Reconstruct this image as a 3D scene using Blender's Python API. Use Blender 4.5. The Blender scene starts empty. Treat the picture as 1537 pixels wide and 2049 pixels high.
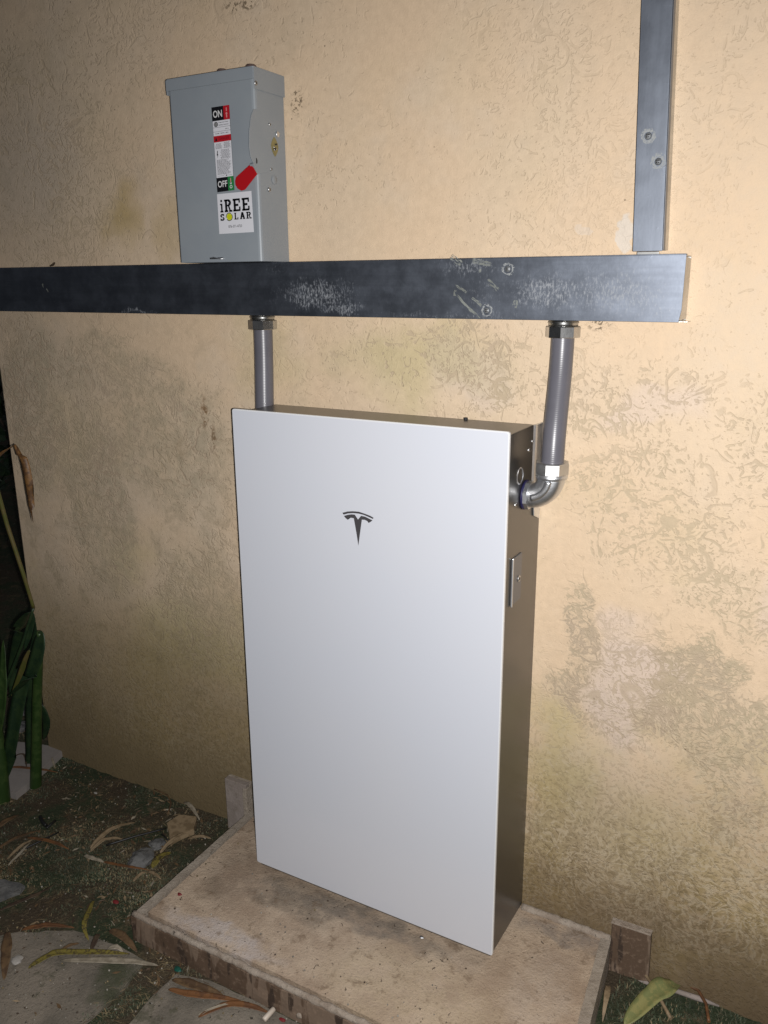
import bpy, bmesh, math, random
from mathutils import Vector, Matrix, noise
R = math.radians
sc = bpy.context.scene
COL = sc.collection

# ------------------------------------------------------------------ camera
cam = bpy.data.cameras.new('camera')
co = bpy.data.objects.new('camera', cam); COL.objects.link(co); sc.camera = co
co.location = (1.1178, -1.5432, 1.3521)
co.rotation_euler = (1.3006, 0.0070, 0.5107)
cam.sensor_fit = 'VERTICAL'; cam.sensor_height = 36.0; cam.lens = 36 * 1671.9 / 2049
cam.clip_start = 0.02; cam.clip_end = 200
# ------------------------------------------------------------------ night sky
w = bpy.data.worlds.new('World'); sc.world = w; w.use_nodes = True
bg = w.node_tree.nodes['Background']
bg.inputs[0].default_value = (0.62, 0.66, 0.76, 1); bg.inputs[1].default_value = 0.045
# ------------------------------------------------------------------ the phone's flash, beside the lens
fl = bpy.data.lights.new('flash', 'SPOT'); fo = bpy.data.objects.new('flash', fl); COL.objects.link(fo)
fo.location = (1.140, -1.534, 1.340)
fo.rotation_euler = (1.13, 0.0, 0.40); fl.spot_size = R(150); fl.spot_blend = 1.0
fl.energy = 85; fl.color = (1.0, 0.985, 0.97); fl.shadow_soft_size = 0.006
# ------------------------------------------------------------------ exposure
sc.view_settings.view_transform = 'Standard'
sc.view_settings.look = 'None'
sc.view_settings.exposure = 0.75
sc.view_settings.gamma = 1.0
sc.render.resolution_x = 768; sc.render.resolution_y = 1024

# ================================================================== node helpers
class NT:
    def __init__(s, name):
        s.m = bpy.data.materials.new(name); s.m.use_nodes = True
        s.t = s.m.node_tree; s.n = s.t.nodes; s.l = s.t.links
        s.b = s.n['Principled BSDF']; s.tc = None
    def put(s, sock, v):
        if hasattr(v, 'is_output') or isinstance(v, bpy.types.NodeSocket): s.l.new(v, sock)
        elif isinstance(v, (tuple, list)) and len(v) == 3 and sock.type == 'RGBA': sock.default_value = (*v, 1)
        else: sock.default_value = v
    def obj(s):
        if s.tc is None: s.tc = s.n.new('ShaderNodeTexCoord')
        return s.tc.outputs['Object']
    def math(s, op, a, b=0.0, c=0.0, clamp=False):
        n = s.n.new('ShaderNodeMath'); n.operation = op; n.use_clamp = clamp
        s.put(n.inputs[0], a); s.put(n.inputs[1], b); s.put(n.inputs[2], c); return n.outputs[0]
    def vm(s, op, a, b=(0, 0, 0)):
        n = s.n.new('ShaderNodeVectorMath'); n.operation = op
        s.put(n.inputs[0], a)
        if op == 'SCALE': s.put(n.inputs[3], b)
        else: s.put(n.inputs[1], b)
        return n.outputs['Value' if op in ('LENGTH', 'DISTANCE', 'DOT_PRODUCT') else 'Vector']
    def noise(s, v, scale, detail=3, rough=0.5, out='Fac', dist=0.0):
        n = s.n.new('ShaderNodeTexNoise'); s.put(n.inputs['Vector'], v)
        n.inputs['Scale'].default_value = scale; n.inputs['Detail'].default_value = detail
        n.inputs['Roughness'].default_value = rough; n.inputs['Distortion'].default_value = dist
        return n.outputs[out]
    def vor(s, v, scale, out='Distance', rnd=1.0):
        n = s.n.new('ShaderNodeTexVoronoi'); s.put(n.inputs['Vector'], v); n.inputs['Scale'].default_value = scale
        n.inputs['Randomness'].default_value = rnd
        return n.outputs[out]
    def ss(s, v, a, b, lo=0.0, hi=1.0):
        n = s.n.new('ShaderNodeMapRange'); n.interpolation_type = 'SMOOTHSTEP'
        s.put(n.inputs[0], v); n.inputs[1].default_value = a; n.inputs[2].default_value = b
        n.inputs[3].default_value = lo; n.inputs[4].default_value = hi; return n.outputs[0]
    def mix(s, f, a, b, mode='MIX'):
        n = s.n.new('ShaderNodeMix'); n.data_type = 'RGBA'; n.blend_type = mode
        s.put(n.inputs[0], f); s.put(n.inputs[6], a); s.put(n.inputs[7], b); return n.outputs[2]
    def xyz(s, v):
        n = s.n.new('ShaderNodeSeparateXYZ'); s.put(n.inputs[0], v); return n.outputs
    def scale(s, v, sc_):
        return s.vm('MULTIPLY', v, sc_)
    def warp(s, v, sc_, amt):
        c = s.vm('SUBTRACT', s.noise(v, sc_, 2, .5, 'Color'), (.5, .5, .5))
        return s.vm('ADD', v, s.vm('SCALE', c, amt))
    def bump(s, h, strength, dist, prev=None):
        n = s.n.new('ShaderNodeBump'); s.put(n.inputs['Height'], h)
        n.inputs['Strength'].default_value = strength; n.inputs['Distance'].default_value = dist
        if prev is not None: s.l.new(prev, n.inputs['Normal'])
        return n.outputs[0]
    def set(s, **k):
        for a, v in k.items():
            s.put(s.b.inputs[{'color': 'Base Color', 'rough': 'Roughness', 'metal': 'Metallic', 'normal': 'Normal',
                              'spec': 'Specular IOR Level', 'coat': 'Coat Weight', 'coatr': 'Coat Roughness'}[a]], v)
        return s.m

def plain(name, color, rough=0.5, metal=0.0, var=0.0, bscale=0, bstr=0.1, bd=0.001, spec=0.5, coat=0):
    t = NT(name); c = color
    if var:
        f = t.noise(t.obj(), 14, 4, .6)
        c = t.mix(t.ss(f, .35, .65), tuple(x * (1 - var) for x in color), tuple(min(1, x * (1 + var)) for x in color))
    t.set(color=c, rough=rough, metal=metal, spec=spec, coat=coat)
    if bscale: t.set(normal=t.bump(t.noise(t.obj(), bscale, 4, .6), bstr, bd))
    return t.m

# ================================================================== mesh helpers
class MB:
    def __init__(s): s.bm = bmesh.new()
    def box(s, x0, y0, z0, x1, y1, z1, bev=0.0, mi=0, seg=2):
        b = bmesh.new(); bmesh.ops.create_cube(b, size=1)
        for v in b.verts:
            v.co = Vector((x0 + (v.co.x + .5) * (x1 - x0), y0 + (v.co.y + .5) * (y1 - y0), z0 + (v.co.z + .5) * (z1 - z0)))
        if bev > 0: bmesh.ops.bevel(b, geom=b.edges[:], offset=bev, segments=seg, affect='EDGES', profile=.5)
        return s.merge(b, mi)
    def merge(s, b, mi=0, mat=None, smooth=False):
        n0 = len(s.bm.verts); vs = []
        for v in b.verts: vs.append(s.bm.verts.new(mat @ v.co if mat else v.co))
        b.verts.index_update()
        for f in b.faces:
            try: g = s.bm.faces.new([vs[v.index] for v in f.verts])
            except ValueError: continue
            g.material_index = mi; g.smooth = smooth
        b.free(); return vs
    def prism(s, pts, axis, a, b, mi=0, bev=0.0):
        """closed outline pts (u,v) extruded along axis from a to b; axis 'x': (y,z), 'y': (x,z), 'z': (x,y)"""
        def P(u, v, t): return {'x': (t, u, v), 'y': (u, t, v), 'z': (u, v, t)}[axis]
        m = bmesh.new()
        A = [m.verts.new(P(u, v, a)) for u, v in pts]; B = [m.verts.new(P(u, v, b)) for u, v in pts]
        n = len(pts)
        m.faces.new(A); m.faces.new(B[::-1])
        for i in range(n): m.faces.new((A[i], B[i], B[(i + 1) % n], A[(i + 1) % n]))
        bmesh.ops.recalc_face_normals(m, faces=m.faces[:])
        if bev > 0: bmesh.ops.bevel(m, geom=m.edges[:], offset=bev, segments=2, affect='EDGES', profile=.5)
        return s.merge(m, mi)
    def cyl(s, p0, p1, r, n=24, mi=0, r2=None, bev=0.0, smooth=True, rot=0.0):
        p0, p1 = Vector(p0), Vector(p1); d = p1 - p0; L = d.length
        r2 = r if r2 is None else r2
        prof = [(0, 0), (r, 0), (r2, L), (0, L)] if bev <= 0 else [(0, 0), (r - bev, 0), (r, bev), (r2, L - bev), (r2 - bev, L), (0, L)]
        q = d.to_track_quat('Z', 'Y').to_matrix().to_4x4(); q.translation = p0
        m = bmesh.new(); rings = []
        for (rr, zz) in prof:
            if rr == 0: rings.append([m.verts.new((0, 0, zz))])
            else: rings.append([m.verts.new((rr * math.cos(2 * math.pi * i / n + rot), rr * math.sin(2 * math.pi * i / n + rot), zz)) for i in range(n)])
        for A, B in zip(rings, rings[1:]):
            for i in range(n):
                j = (i + 1) % n
                if len(A) == 1: m.faces.new((A[0], B[j], B[i]))
                elif len(B) == 1: m.faces.new((A[i], A[j], B[0]))
                else: m.faces.new((A[i], A[j], B[j], B[i]))
        return s.merge(m, mi, q, smooth)
    def tube(s, path, rad, n=20, mi=0, ripple=0.0, pitch=.004, cap=True, sq=2.0):
        """swept tube through path points; rad a number or a list"""
        pts = [Vector(p) for p in path]; rings = []; up = None; acc = 0
        for i, p in enumerate(pts):
            t = (pts[min(i + 1, len(pts) - 1)] - pts[max(i - 1, 0)]).normalized()
            if up is None:
                up = Vector((0, 0, 1)) if abs(t.z) < .9 else Vector((0, 1, 0))
            up = (up - t * up.dot(t)).normalized(); sd = t.cross(up)
            r = rad[i] if isinstance(rad, (list, tuple)) else rad
            if i: acc += (p - pts[i - 1]).length
            r += ripple * math.sin(acc / pitch * 2 * math.pi)
            ring = []
            for k in range(n):
                a = 2 * math.pi * k / n; c, q = math.cos(a), math.sin(a)
                f = r / (abs(c) ** sq + abs(q) ** sq) ** (1 / sq)
                ring.append(s.bm.verts.new(p + up * c * f + sd * q * f))
            rings.append(ring)
        for A, B in zip(rings, rings[1:]):
            for k in range(n):
                f = s.bm.faces.new((A[k], B[k], B[(k + 1) % n], A[(k + 1) % n])); f.smooth = True; f.material_index = mi
        if cap:
            f = s.bm.faces.new(rings[0]); f.material_index = mi
            f = s.bm.faces.new(rings[-1][::-1]); f.material_index = mi
    def build(s, name, mats, parent=None, loc=None, rot=None, fix=True, smooth=None):
        if fix: bmesh.ops.recalc_face_normals(s.bm, faces=s.bm.faces[:])
        me = bpy.data.meshes.new(name); s.bm.to_mesh(me); s.bm.free()
        if smooth is not None:
            me.polygons.foreach_set('use_smooth', [smooth] * len(me.polygons))
        for m in (mats if isinstance(mats, (list, tuple)) else [mats]): me.materials.append(m)
        o = bpy.data.objects.new(name, me); COL.objects.link(o)
        if parent is not None: o.parent = parent
        if loc is not None: o.location = loc
        if rot is not None: o.rotation_euler = rot
        return o

def thing(name, label, cat, loc=(0, 0, 0), group=None, rot=None):
    o = bpy.data.objects.new(name, None); COL.objects.link(o); o.location = loc; o.empty_display_size = .05
    if rot: o.rotation_euler = rot
    o['label'] = label; o['category'] = cat
    if group: o['group'] = group
    return o
def tag(o, label, cat, group=None):
    o['label'] = label; o['category'] = cat
    if group: o['group'] = group
    return o

def text_polys(body, size, bold=0.0, squeeze=1.0):
    """outline faces of a text line as a list of 2-D triangles, lower left corner at 0,0"""
    cu = bpy.data.curves.new('txt', 'FONT'); cu.body = body; cu.size = size; cu.offset = bold; cu.resolution_u = 3
    o = bpy.data.objects.new('txt', cu); COL.objects.link(o)
    bpy.context.view_layer.update()
    me = o.evaluated_get(bpy.context.evaluated_depsgraph_get()).to_mesh()
    xs = [v.co.x for v in me.vertices] or [0]; ys = [v.co.y for v in me.vertices] or [0]
    x0, y0 = min(xs), min(ys)
    out = [[((me.vertices[i].co.x - x0) * squeeze, me.vertices[i].co.y - y0) for i in p.vertices] for p in me.polygons]
    wd = (max(xs) - x0) * squeeze; ht = max(ys) - y0
    bpy.data.objects.remove(o); bpy.data.curves.remove(cu)
    return out, wd, ht

# ================================================================== materials
def wall_material():
    t = NT('yellow_stucco'); o = t.obj(); X = t.xyz(o)
    p2 = t.scale(o, (1, .15, 1))
    ps = t.warp(p2, 9, .07)
    def blob(cx, cz, rx, rz, st, edge=.55):
        d = t.vm('LENGTH', t.vm('MULTIPLY', t.vm('SUBTRACT', wo, (cx, 0, cz)), (1 / rx, 0, 1 / rz)))
        return t.math('MULTIPLY', t.ss(d, edge, 1.1, 1, 0), st)
    wo = t.warp(t.warp(o, 7, .22), 30, .03)
    mx = lambda *a: a[0] if len(a) == 1 else t.math('MAXIMUM', a[0], mx(*a[1:]))
    # places where the paint is thin and grime sits: cx, cz, rx, rz, strength
    G = mx(blob(.905, .60, .100, .13, .95), blob(.70, .62, .050, .20, .7), blob(.80, .57, .13, .15, .42),
           blob(1.0, .50, .10, .12, .85), blob(1.02, .38, .07, .12, .6), blob(.98, .80, .14, .10, .5), blob(.80, .93, .18, .16, .42),
           blob(.46, 1.19, .13, .12, .55), blob(.75, 1.15, .22, .10, .40), blob(1.05, 1.05, .15, .2, .42),
           blob(.30, 1.20, .2, .08, .35), blob(1.15, .68, .12, .2, .5), blob(-.64, .78, .16, .32, .65), blob(-.36, .95, .25, .22, .6),
           blob(-.86, 1.02, .14, .3, .6), blob(-.30, .55, .2, .25, .5), blob(-.75, 1.65, .4, .35, .30), blob(-.55, 1.12, .3, .12, .5), blob(1.0, .14, .45, .16, .35))
    dens = t.math('ADD', t.math('MULTIPLY', t.math('SUBTRACT', t.noise(t.vm('ADD', p2, (2, 7, 1)), 3.2, 3, .55), .5), .45), t.math('MULTIPLY', G, .17))
    def strokes(sc_, wdt, seed, thr, dist=.35):
        q = t.vm('ADD', ps, (seed, seed * .37, -seed))
        v = t.noise(q, sc_, 1.5, .5, 'Fac', dist)
        ln = t.ss(t.math('ABSOLUTE', t.math('SUBTRACT', v, .5)), wdt * .45, wdt, 1, 0)
        br = t.ss(t.math('ADD', t.noise(t.vm('ADD', q, (3.1, 0, 1.7)), sc_ * 2.1, 2, .6), dens), thr, thr + .06)
        return t.math('MULTIPLY', ln, br)
    def arcs(sc_, r, wdt, seed, thr):
        q = t.vm('ADD', t.warp(p2, 16, .035), (seed, 0, seed * 1.3))
        q = t.scale(q, (1, 0.0, 1))
        d = t.vor(q, sc_)
        ln = t.ss(t.math('ABSOLUTE', t.math('SUBTRACT', d, r)), wdt * .35, wdt, 1, 0)
        br = t.ss(t.math('ADD', t.noise(t.vm('ADD', q, (7.7, 0, 2.2)), sc_ * 1.9, 3, .6), dens), thr, thr + .06)
        return t.math('MULTIPLY', ln, br)
    A = mx(strokes(15, .020, 1.3, .60), strokes(21, .022, 6.1, .58, .5), arcs(10, .36, .032, 2.4, .585), arcs(14, .42, .040, 8.8, .60), arcs(8, .45, .028, 15.5, .60))
    B = mx(strokes(34, .045, 4.2, .63, .6), strokes(48, .06, 9.4, .63, .8), arcs(26, .33, .06, 5.1, .64))
    C = t.ss(t.noise(ps, 120, 3, .65), .52, .60)                     # crumbly fine texture
    S = mx(A, B)
    lowL = t.math('MULTIPLY', t.ss(t.math('ADD', X[2], t.math('MULTIPLY', t.noise(o, 4, 3), .25)), .14, .74, 1, 0), .95)
    lowd = t.math('MULTIPLY', t.ss(t.math('ADD', X[2], t.math('MULTIPLY', t.noise(o, 6, 4), .20)), .0, .32, 1, 0), .95)
    n1 = t.noise(o, 2.3, 4, .6); n2 = t.noise(t.vm('ADD', o, (5, 5, 5)), 4.5, 4, .6); n3 = t.noise(o, 55, 4, .7)
    base = t.mix(t.ss(n1, .38, .62), (.690, .520, .355), (.675, .525, .37))
    base = t.mix(t.math('MULTIPLY', t.ss(n2, .5, .72), .4), base, (.66, .55, .43))
    # old algae wash, base toned down towards the left, dusty pink-grey blooms
    left = t.ss(X[0], -.95, .15, .50, 0.0)
    base = t.mix(t.math('MULTIPLY', left, t.ss(n2, .35, .65, .5, 1)), base, (.52, .42, .315))
    base = t.mix(t.math('MULTIPLY', t.ss(t.noise(t.vm('ADD', o, (1, 9, 3)), 3.1, 4, .6), .5, .68), t.ss(X[2], .3, 1.3, .65, .12)), base, (.56, .45, .255))
    pk = mx(blob(.80, .58, .09, .15, .55), blob(.45, 1.16, .10, .08, .4), blob(.80, 1.13, .10, .05, .35), blob(1.1, .75, .08, .2, .3))
    base = t.mix(pk, base, (.66, .54, .48))
    base = t.mix(mx(blob(-.457, 1.50, .09, .10, .75, .1), blob(-.30, 1.48, .06, .08, .35, .1)), base, (.44, .32, .13))
    base = t.mix(mx(blob(.33, 1.19, .26, .11, .55, .2), blob(.68, .30, .09, .24, .6, .2), blob(-.05, 1.2, .16, .14, .35, .2), blob(-.30, .42, .34, .16, .6, .2), blob(.85, .22, .22, .14, .45, .2)), base, (.50, .43, .215))
    base = t.mix(blob(-.80, 1.62, .28, .30, .35, .1), base, (.42, .37, .33))
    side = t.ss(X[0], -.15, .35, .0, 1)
    spk = t.math('MULTIPLY', side, t.ss(t.math('ADD', t.noise(ps, 75, 4, .7), t.math('MULTIPLY', G, .085)), .545, .635))
    soft = t.math('MULTIPLY', t.math('SUBTRACT', 1, side), t.math('MULTIPLY', t.ss(G, .05, .7), t.ss(t.noise(ps, 28, 5, .7), .35, .65, .25, .9)))
    soft = mx(soft, t.math('MULTIPLY', t.ss(G, .3, 1.0), .35))
    Gs = t.math('MULTIPLY', mx(S, t.math('MULTIPLY', spk, t.ss(G, .2, .95))), t.math('MULTIPLY', G, 1.5, 0, True), 0, True)
    base = t.mix(t.math('MULTIPLY', soft, .72), base, (.36, .31, .215))
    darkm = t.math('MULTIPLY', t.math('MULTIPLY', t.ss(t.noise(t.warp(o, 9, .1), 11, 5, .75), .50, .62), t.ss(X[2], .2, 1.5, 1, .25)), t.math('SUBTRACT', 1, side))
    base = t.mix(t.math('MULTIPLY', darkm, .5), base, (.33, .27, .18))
    grime = t.mix(t.ss(n2, .4, .6), (.46, .375, .25), (.46, .36, .26))
    col = t.mix(Gs, base, grime)
    faint = t.math('MULTIPLY', S, t.ss(n1, .35, .6, .10, .35))
    col = t.mix(faint, col, (.52, .40, .27))
    # weathered lower wall
    stn = t.mix(t.ss(n2, .42, .6), (.28, .205, .085), (.22, .16, .085))
    col = t.mix(t.math('MULTIPLY', lowL, t.ss(n3, .3, .62, .45, 1)), col, stn)
    glints = t.math('MULTIPLY', t.math('MULTIPLY', mx(strokes(40, .05, 21.0, .45, .6), strokes(26, .03, 27.0, .46, .6)), t.ss(X[2], .1, .8, 1, 0)), .6)  # pale strokes: glints on the trowel marks, painted into the colour
    col = t.mix(glints, col, (.52, .43, .30))
    col = t.mix(t.math('MULTIPLY', t.math('MULTIPLY', C, t.ss(X[2], .05, .7, 1, 0)), .4), col, (.13, .09, .045))
    col = t.mix(lowd, col, (.12, .082, .045))
    lowL2 = t.math('MULTIPLY', t.math('MULTIPLY', t.ss(t.math('ADD', X[2], t.math('MULTIPLY', n1, .5)), .45, .95, 1, 0), t.ss(X[0], -.2, .1, 1, 0)), .6)
    col = t.mix(lowL2, col, (.19, .145, .075))
    # rust runs, bare plaster chip, mortar smears, dark specks
    for (cx, cz, rx, rz, c, st) in ((-.247, 1.045, .012, .06, (.19, .10, .04), .85), (-.222, .985, .014, .055, (.16, .09, .04), .8),
                                    (-.335, .95, .03, .05, (.30, .23, .14), .5)):
        d = t.vm('LENGTH', t.vm('MULTIPLY', t.vm('SUBTRACT', t.warp(o, 40, .03), (cx, 0, cz)), (1 / rx, 0, 1 / rz)))
        col = t.mix(t.math('MULTIPLY', t.math('MULTIPLY', t.ss(d, .2, 1, 1, 0), t.ss(n3, .42, .55)), st), col, c)
    for (cx, cz, rx, rz, c, st) in ((.735, 1.428, .016, .036, (.66, .60, .53), .75), (.66, 1.437, .02, .008, (.64, .56, .48), .4)):
        d = t.vm('LENGTH', t.vm('MULTIPLY', t.vm('SUBTRACT', t.warp(o, 45, .035), (cx, 0, cz)), (1 / rx, 0, 1 / rz)))
        col = t.mix(t.math('MULTIPLY', t.ss(d, .8, 1, 1, 0), st), col, c)
    for (cx, cz, rx, rz) in ((.052, 1.705, .022, .035), (-.08, 1.90, .06, .02), (.70, 1.272, .03, .015)):
        d = t.vm('LENGTH', t.vm('MULTIPLY', t.vm('SUBTRACT', o, (cx, 0, cz)), (1 / rx, 0, 1 / rz)))
        col = t.mix(t.math('MULTIPLY', t.math('MULTIPLY', t.ss(d, .4, 1, 1, 0), t.ss(t.noise(ps, 110, 3, .7), .52, .58)), .85), col, (.14, .10, .06))
    dots = t.math('MULTIPLY', t.ss(t.vor(t.vm('ADD', o, (.3, .2, .1)), 26), .035, .06, 1, 0), t.ss(t.noise(o, 5, 2), .5, .6))
    col = t.mix(t.math('MULTIPLY', dots, .7), col, (.17, .12, .08))
    col = t.mix(t.ss(n3, .3, .7, .10, 0), col, (.1, .08, .05))
    h = t.math('ADD', t.math('MULTIPLY', S, t.ss(n1, .4, .6, -.35, -.8)), t.math('MULTIPLY', t.noise(ps, 38, 3, .6), .14))
    h = t.math('ADD', h, t.math('MULTIPLY', C, t.math('ADD', .10, mx(t.math('MULTIPLY', lowL, .5), t.math('MULTIPLY', G, .35)))))
    nb = t.bump(h, .5, .0022); nb = t.bump(t.noise(o, 300, 3, .65), .45, .0010, nb)
    nb = t.bump(t.noise(o, 5, 2, .5), .35, .012, nb)
    t.set(color=col, rough=t.ss(n3, .3, .7, .55, .75), normal=nb, spec=.4)
    return t.m

def galv(name, dark, dust):
    """dark: base tint; dust: list of chalky patches (cx, cz, rx, rz, strength)"""
    t = NT(name); o = t.obj()
    v = t.noise(t.scale(o, (3, 3, 60)) if name == 'galvanised_lid' else t.scale(o, (60, 60, 3)), 1.0, 4, .6)
    n = t.noise(o, 22, 5, .65); n2 = t.noise(t.scale(o, (1, 1, .40)), 260, 5, .75)
    c = t.mix(t.ss(n, .3, .7), dark, tuple(x * (1.3 if name == 'galvanised_lid' else 1.12) for x in dark))
    c = t.mix(t.ss(v, .35, .65, 0, .35), c, tuple(x * .7 for x in dark))
    dst = None
    for (cx, cz, rx, rz, st) in dust:
        d = t.vm('LENGTH', t.vm('MULTIPLY', t.vm('SUBTRACT', t.warp(o, 30, .05), (cx, 0, cz)), (1 / rx, 0, 1 / rz)))
        b = t.math('MULTIPLY', t.ss(d, .15, 1, 1, 0), st)
        dst = b if dst is None else t.math('MAXIMUM', dst, b)
    sp = t.ss(t.math('ADD', n2, t.math('MULTIPLY', dst, .16)), .58, .80, 0, .75) if dst is not None else t.ss(n2, .64, .74, 0, .3)
    sp = t.math('MULTIPLY', sp, t.math('ADD', dst, .06, 0, True)) if dst is not None else sp
    # long stray scratches
    scr = t.math('MULTIPLY', t.ss(t.math('ABSOLUTE', t.math('SUBTRACT', t.noise(t.scale(o, (1, 1, 2.5)), 14, 1, .5, 'Fac', .4), .5)), .002, .006, 1, 0), t.ss(n, .55, .62))
    t.set(color=t.mix(sp, c, (.38, .39, .40)), metal=t.math('SUBTRACT', 1, t.math('MULTIPLY', sp, .8)),
          rough=t.math('ADD', t.ss(n, .3, .7, .44, .50), t.math('MULTIPLY', sp, .3)),
          normal=t.bump(t.math('ADD', n2, t.math('MULTIPLY', scr, 2)), .10, .0006))
    return t.m

def concrete(name, c1, c2, stain, sc_=9, rough=.85, bstr=.5, blobs=(), speck=.5):
    t = NT(name); o = t.obj()
    n = t.noise(o, sc_, 5, .65); n2 = t.noise(t.vm('ADD', o, (3, 1, 2)), sc_ * 2.6, 5, .7); n3 = t.noise(o, 190, 4, .7)
    c = t.mix(t.ss(n, .35, .65), c1, c2)
    for (cx, cy, rx, ry, st, cc) in blobs:
        d = t.vm('LENGTH', t.vm('MULTIPLY', t.vm('SUBTRACT', t.warp(o, 14, .10), (cx, cy, 0)), (1 / rx, 1 / ry, 0)))
        c = t.mix(t.math('MULTIPLY', t.math('MULTIPLY', t.ss(d, .5, 1.05, 1, 0), t.ss(n2, .36, .58, .35, 1)), st), c, cc)
    c = t.mix(t.ss(n2, .55, .68, 0, .6), c, stain)
    c = t.mix(t.ss(n3, .60, .72, 0, speck), c, tuple(x * .45 for x in c1))
    c = t.mix(t.ss(n3, .25, .38, .35, 0), c, tuple(min(1, x * 1.5) for x in c2))
    pits = t.ss(t.vor(t.warp(t.warp(o, 20, .05), 150, .012), 55), .06, .16, 1, 0)
    pits = t.math('MULTIPLY', pits, t.ss(n, .48, .56))
    c = t.mix(t.math('MULTIPLY', pits, .75), c, tuple(x * .3 for x in c1))
    h = t.math('SUBTRACT', t.math('ADD', n2, t.math('MULTIPLY', n3, .5)), t.math('MULTIPLY', pits, .6))
    t.set(color=c, rough=rough, normal=t.bump(h, bstr, .005), spec=.3)
    return t.m

M = {}
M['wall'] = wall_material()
M['lid'] = galv('galvanised_lid', (.185, .205, .245), [(.13, 1.325, .16, .05, .95), (.19, 1.30, .10, .03, 1), (.62, 1.33, .12, .05, .9), (.74, 1.33, .14, .06, .8),
                 (.47, 1.375, .10, .022, .8), (.50, 1.33, .07, .05, .45), (-.37, 1.285, .12, .012, .9), (.42, 1.288, .3, .012, .6), (.8, 1.30, .1, .03, .5), (.03, 1.372, .05, .02, .5)])
M['lid_up'] = galv('galvanised_lid_upright', (.205, .225, .265), [(.79, 1.52, .03, .04, .35), (.775, 1.58, .02, .03, .3)])
M['channel'] = plain('galvanised_steel', (.44, .44, .43), .34, 1.0, .15, 60, .08)
M['zinc'] = plain('zinc_plate', (.74, .75, .77), .42, 1.0, .1, 90, .1)
M['nut'] = plain('plated_nut', (.62, .62, .62), .40, 1.0, .15, 140, .25, .0006)
M['cast'] = plain('cast_zinc', (.62, .63, .65), .42, 1.0, .15, 220, .5, .0006)
M['dark'] = plain('dark_recess', (.02, .02, .022), .6)
M['seal'] = plain('blue_gasket', (.010, .009, .055), .5)
M['nutdark'] = plain('dimmed_plated_nut', (.50, .50, .50), .27, 1.0, .15, 140, .2, .0006)  # darker copy of the plated nut: weaker flash glare put into the colour
M['pvc'] = plain('grey_pvc_jacket', (.115, .112, .130), .33, 0, .05, 60, .06, .0008)
M['black'] = plain('black_ink', (.006, .006, .008), .35)
M['white'] = plain('white_label', (.64, .64, .68), .35)
M['offwhite'] = plain('white_ink', (.62, .62, .62), .35)
M['red'] = plain('red_plastic', (.36, .006, .010), .32, 0, .05)
M['redink'] = plain('red_ink', (.40, .010, .018), .35)
M['pinkink'] = plain('pink_ink', (.62, .25, .25), .35)
M['green'] = plain('green_ink', (.02, .19, .05), .35)
M['yellow'] = plain('yellow_ink', (.52, .55, .01), .35)
M['text'] = plain('grey_print', (.12, .12, .13), .4)
M['brass'] = plain('brass_plate', (.30, .27, .13), .45, .6, .15)
M['dusty'] = plain('dusty_screw', (.26, .27, .28), .5, .5, .3, 300, .4, .0005)
M['graphite'] = plain('graphite_print', (.055, .052, .056), .45)
def enamel():
    t = NT('grey_enamel'); o = t.obj(); n = t.noise(o, 9, 4, .6); n2 = t.noise(o, 420, 2, .5)
    t.set(color=t.mix(t.ss(n, .35, .65), (.245, .272, .300), (.262, .288, .312)), rough=t.ss(n, .3, .7, .34, .42), normal=t.bump(n2, .12, .0004))
    return t.m
M['enamel'] = enamel()
def glass_front():
    t = NT('white_backed_glass'); o = t.obj(); n = t.noise(o, 2.5, 2, .5)
    t.set(color=t.mix(t.ss(n, .3, .7), (.565, .585, .645), (.576, .590, .640)), rough=.35, coat=.3, coatr=.08)
    return t.m
M['glass'] = glass_front()
M['glassedge'] = plain('glass_rim', (.72, .72, .72), .25)
def housing():
    t = NT('grey_metal_housing'); o = t.obj(); n = t.noise(t.scale(o, (1, 1, 1)), 420, 2, .5); m = t.noise(o, 3, 3)
    t.set(color=t.mix(t.ss(m, .35, .65), (.135, .131, .128), (.152, .148, .144)), metal=.85, rough=.30, normal=t.bump(n, .10, .0005))
    return t.m
M['housing'] = housing()
M['latch'] = plain('painted_grey_latch', (.16, .16, .17), .4, .3)
M['pad'] = concrete('pad_concrete', (.325, .240, .172), (.455, .355, .262), (.165, .112, .07), 10, .85, .9,
    [((0.1472,-0.2299)[0],(0.1472,-0.2299)[1], .16, .075, .7, (.16,.13,.10)), ((0.2968,-0.2104)[0],(0.2968,-0.2104)[1], .16, .05, .8, (.20,.165,.135)), (.50, -.34, .25, .14, .5, (.42, .33, .22)), (-.02, -.22, .10, .14, .3, (.18, .14, .11)), (.72, -.04, .14, .035, .6, (.19, .165, .15)), (.05, -.40, .18, .035, .7, (.46, .41, .39)), (-.06, -.30, .05, .04, .4, (.17, .13, .09)), (.72, -.20, .08, .12, .5, (.44, .36, .29)), (.30, -.215, .32, .035, .6, (.20, .165, .13))], .9)  # stains, plus the panel's soft shadow painted as a dark strip along its foot
M['slab'] = concrete('paving_concrete', (.125, .110, .088), (.205, .175, .14), (.065, .065, .038), 8, .9, 1.0,
    [((-0.2386,-0.6702)[0],(-0.2386,-0.6702)[1], .12, .08, .6, (.23, .195, .155)), ((-0.1018,-0.5501)[0],(-0.1018,-0.5501)[1], .06, .09, .85, (.055, .060, .032)), ((0.1616,-0.5200)[0],(0.1616,-0.5200)[1], .1, .06, .5, (.235, .205, .165))], .85)
M['mortar'] = concrete('mortar', (.27, .215, .17), (.36, .305, .25), (.15, .115, .08), 28, .9, .9)
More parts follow.
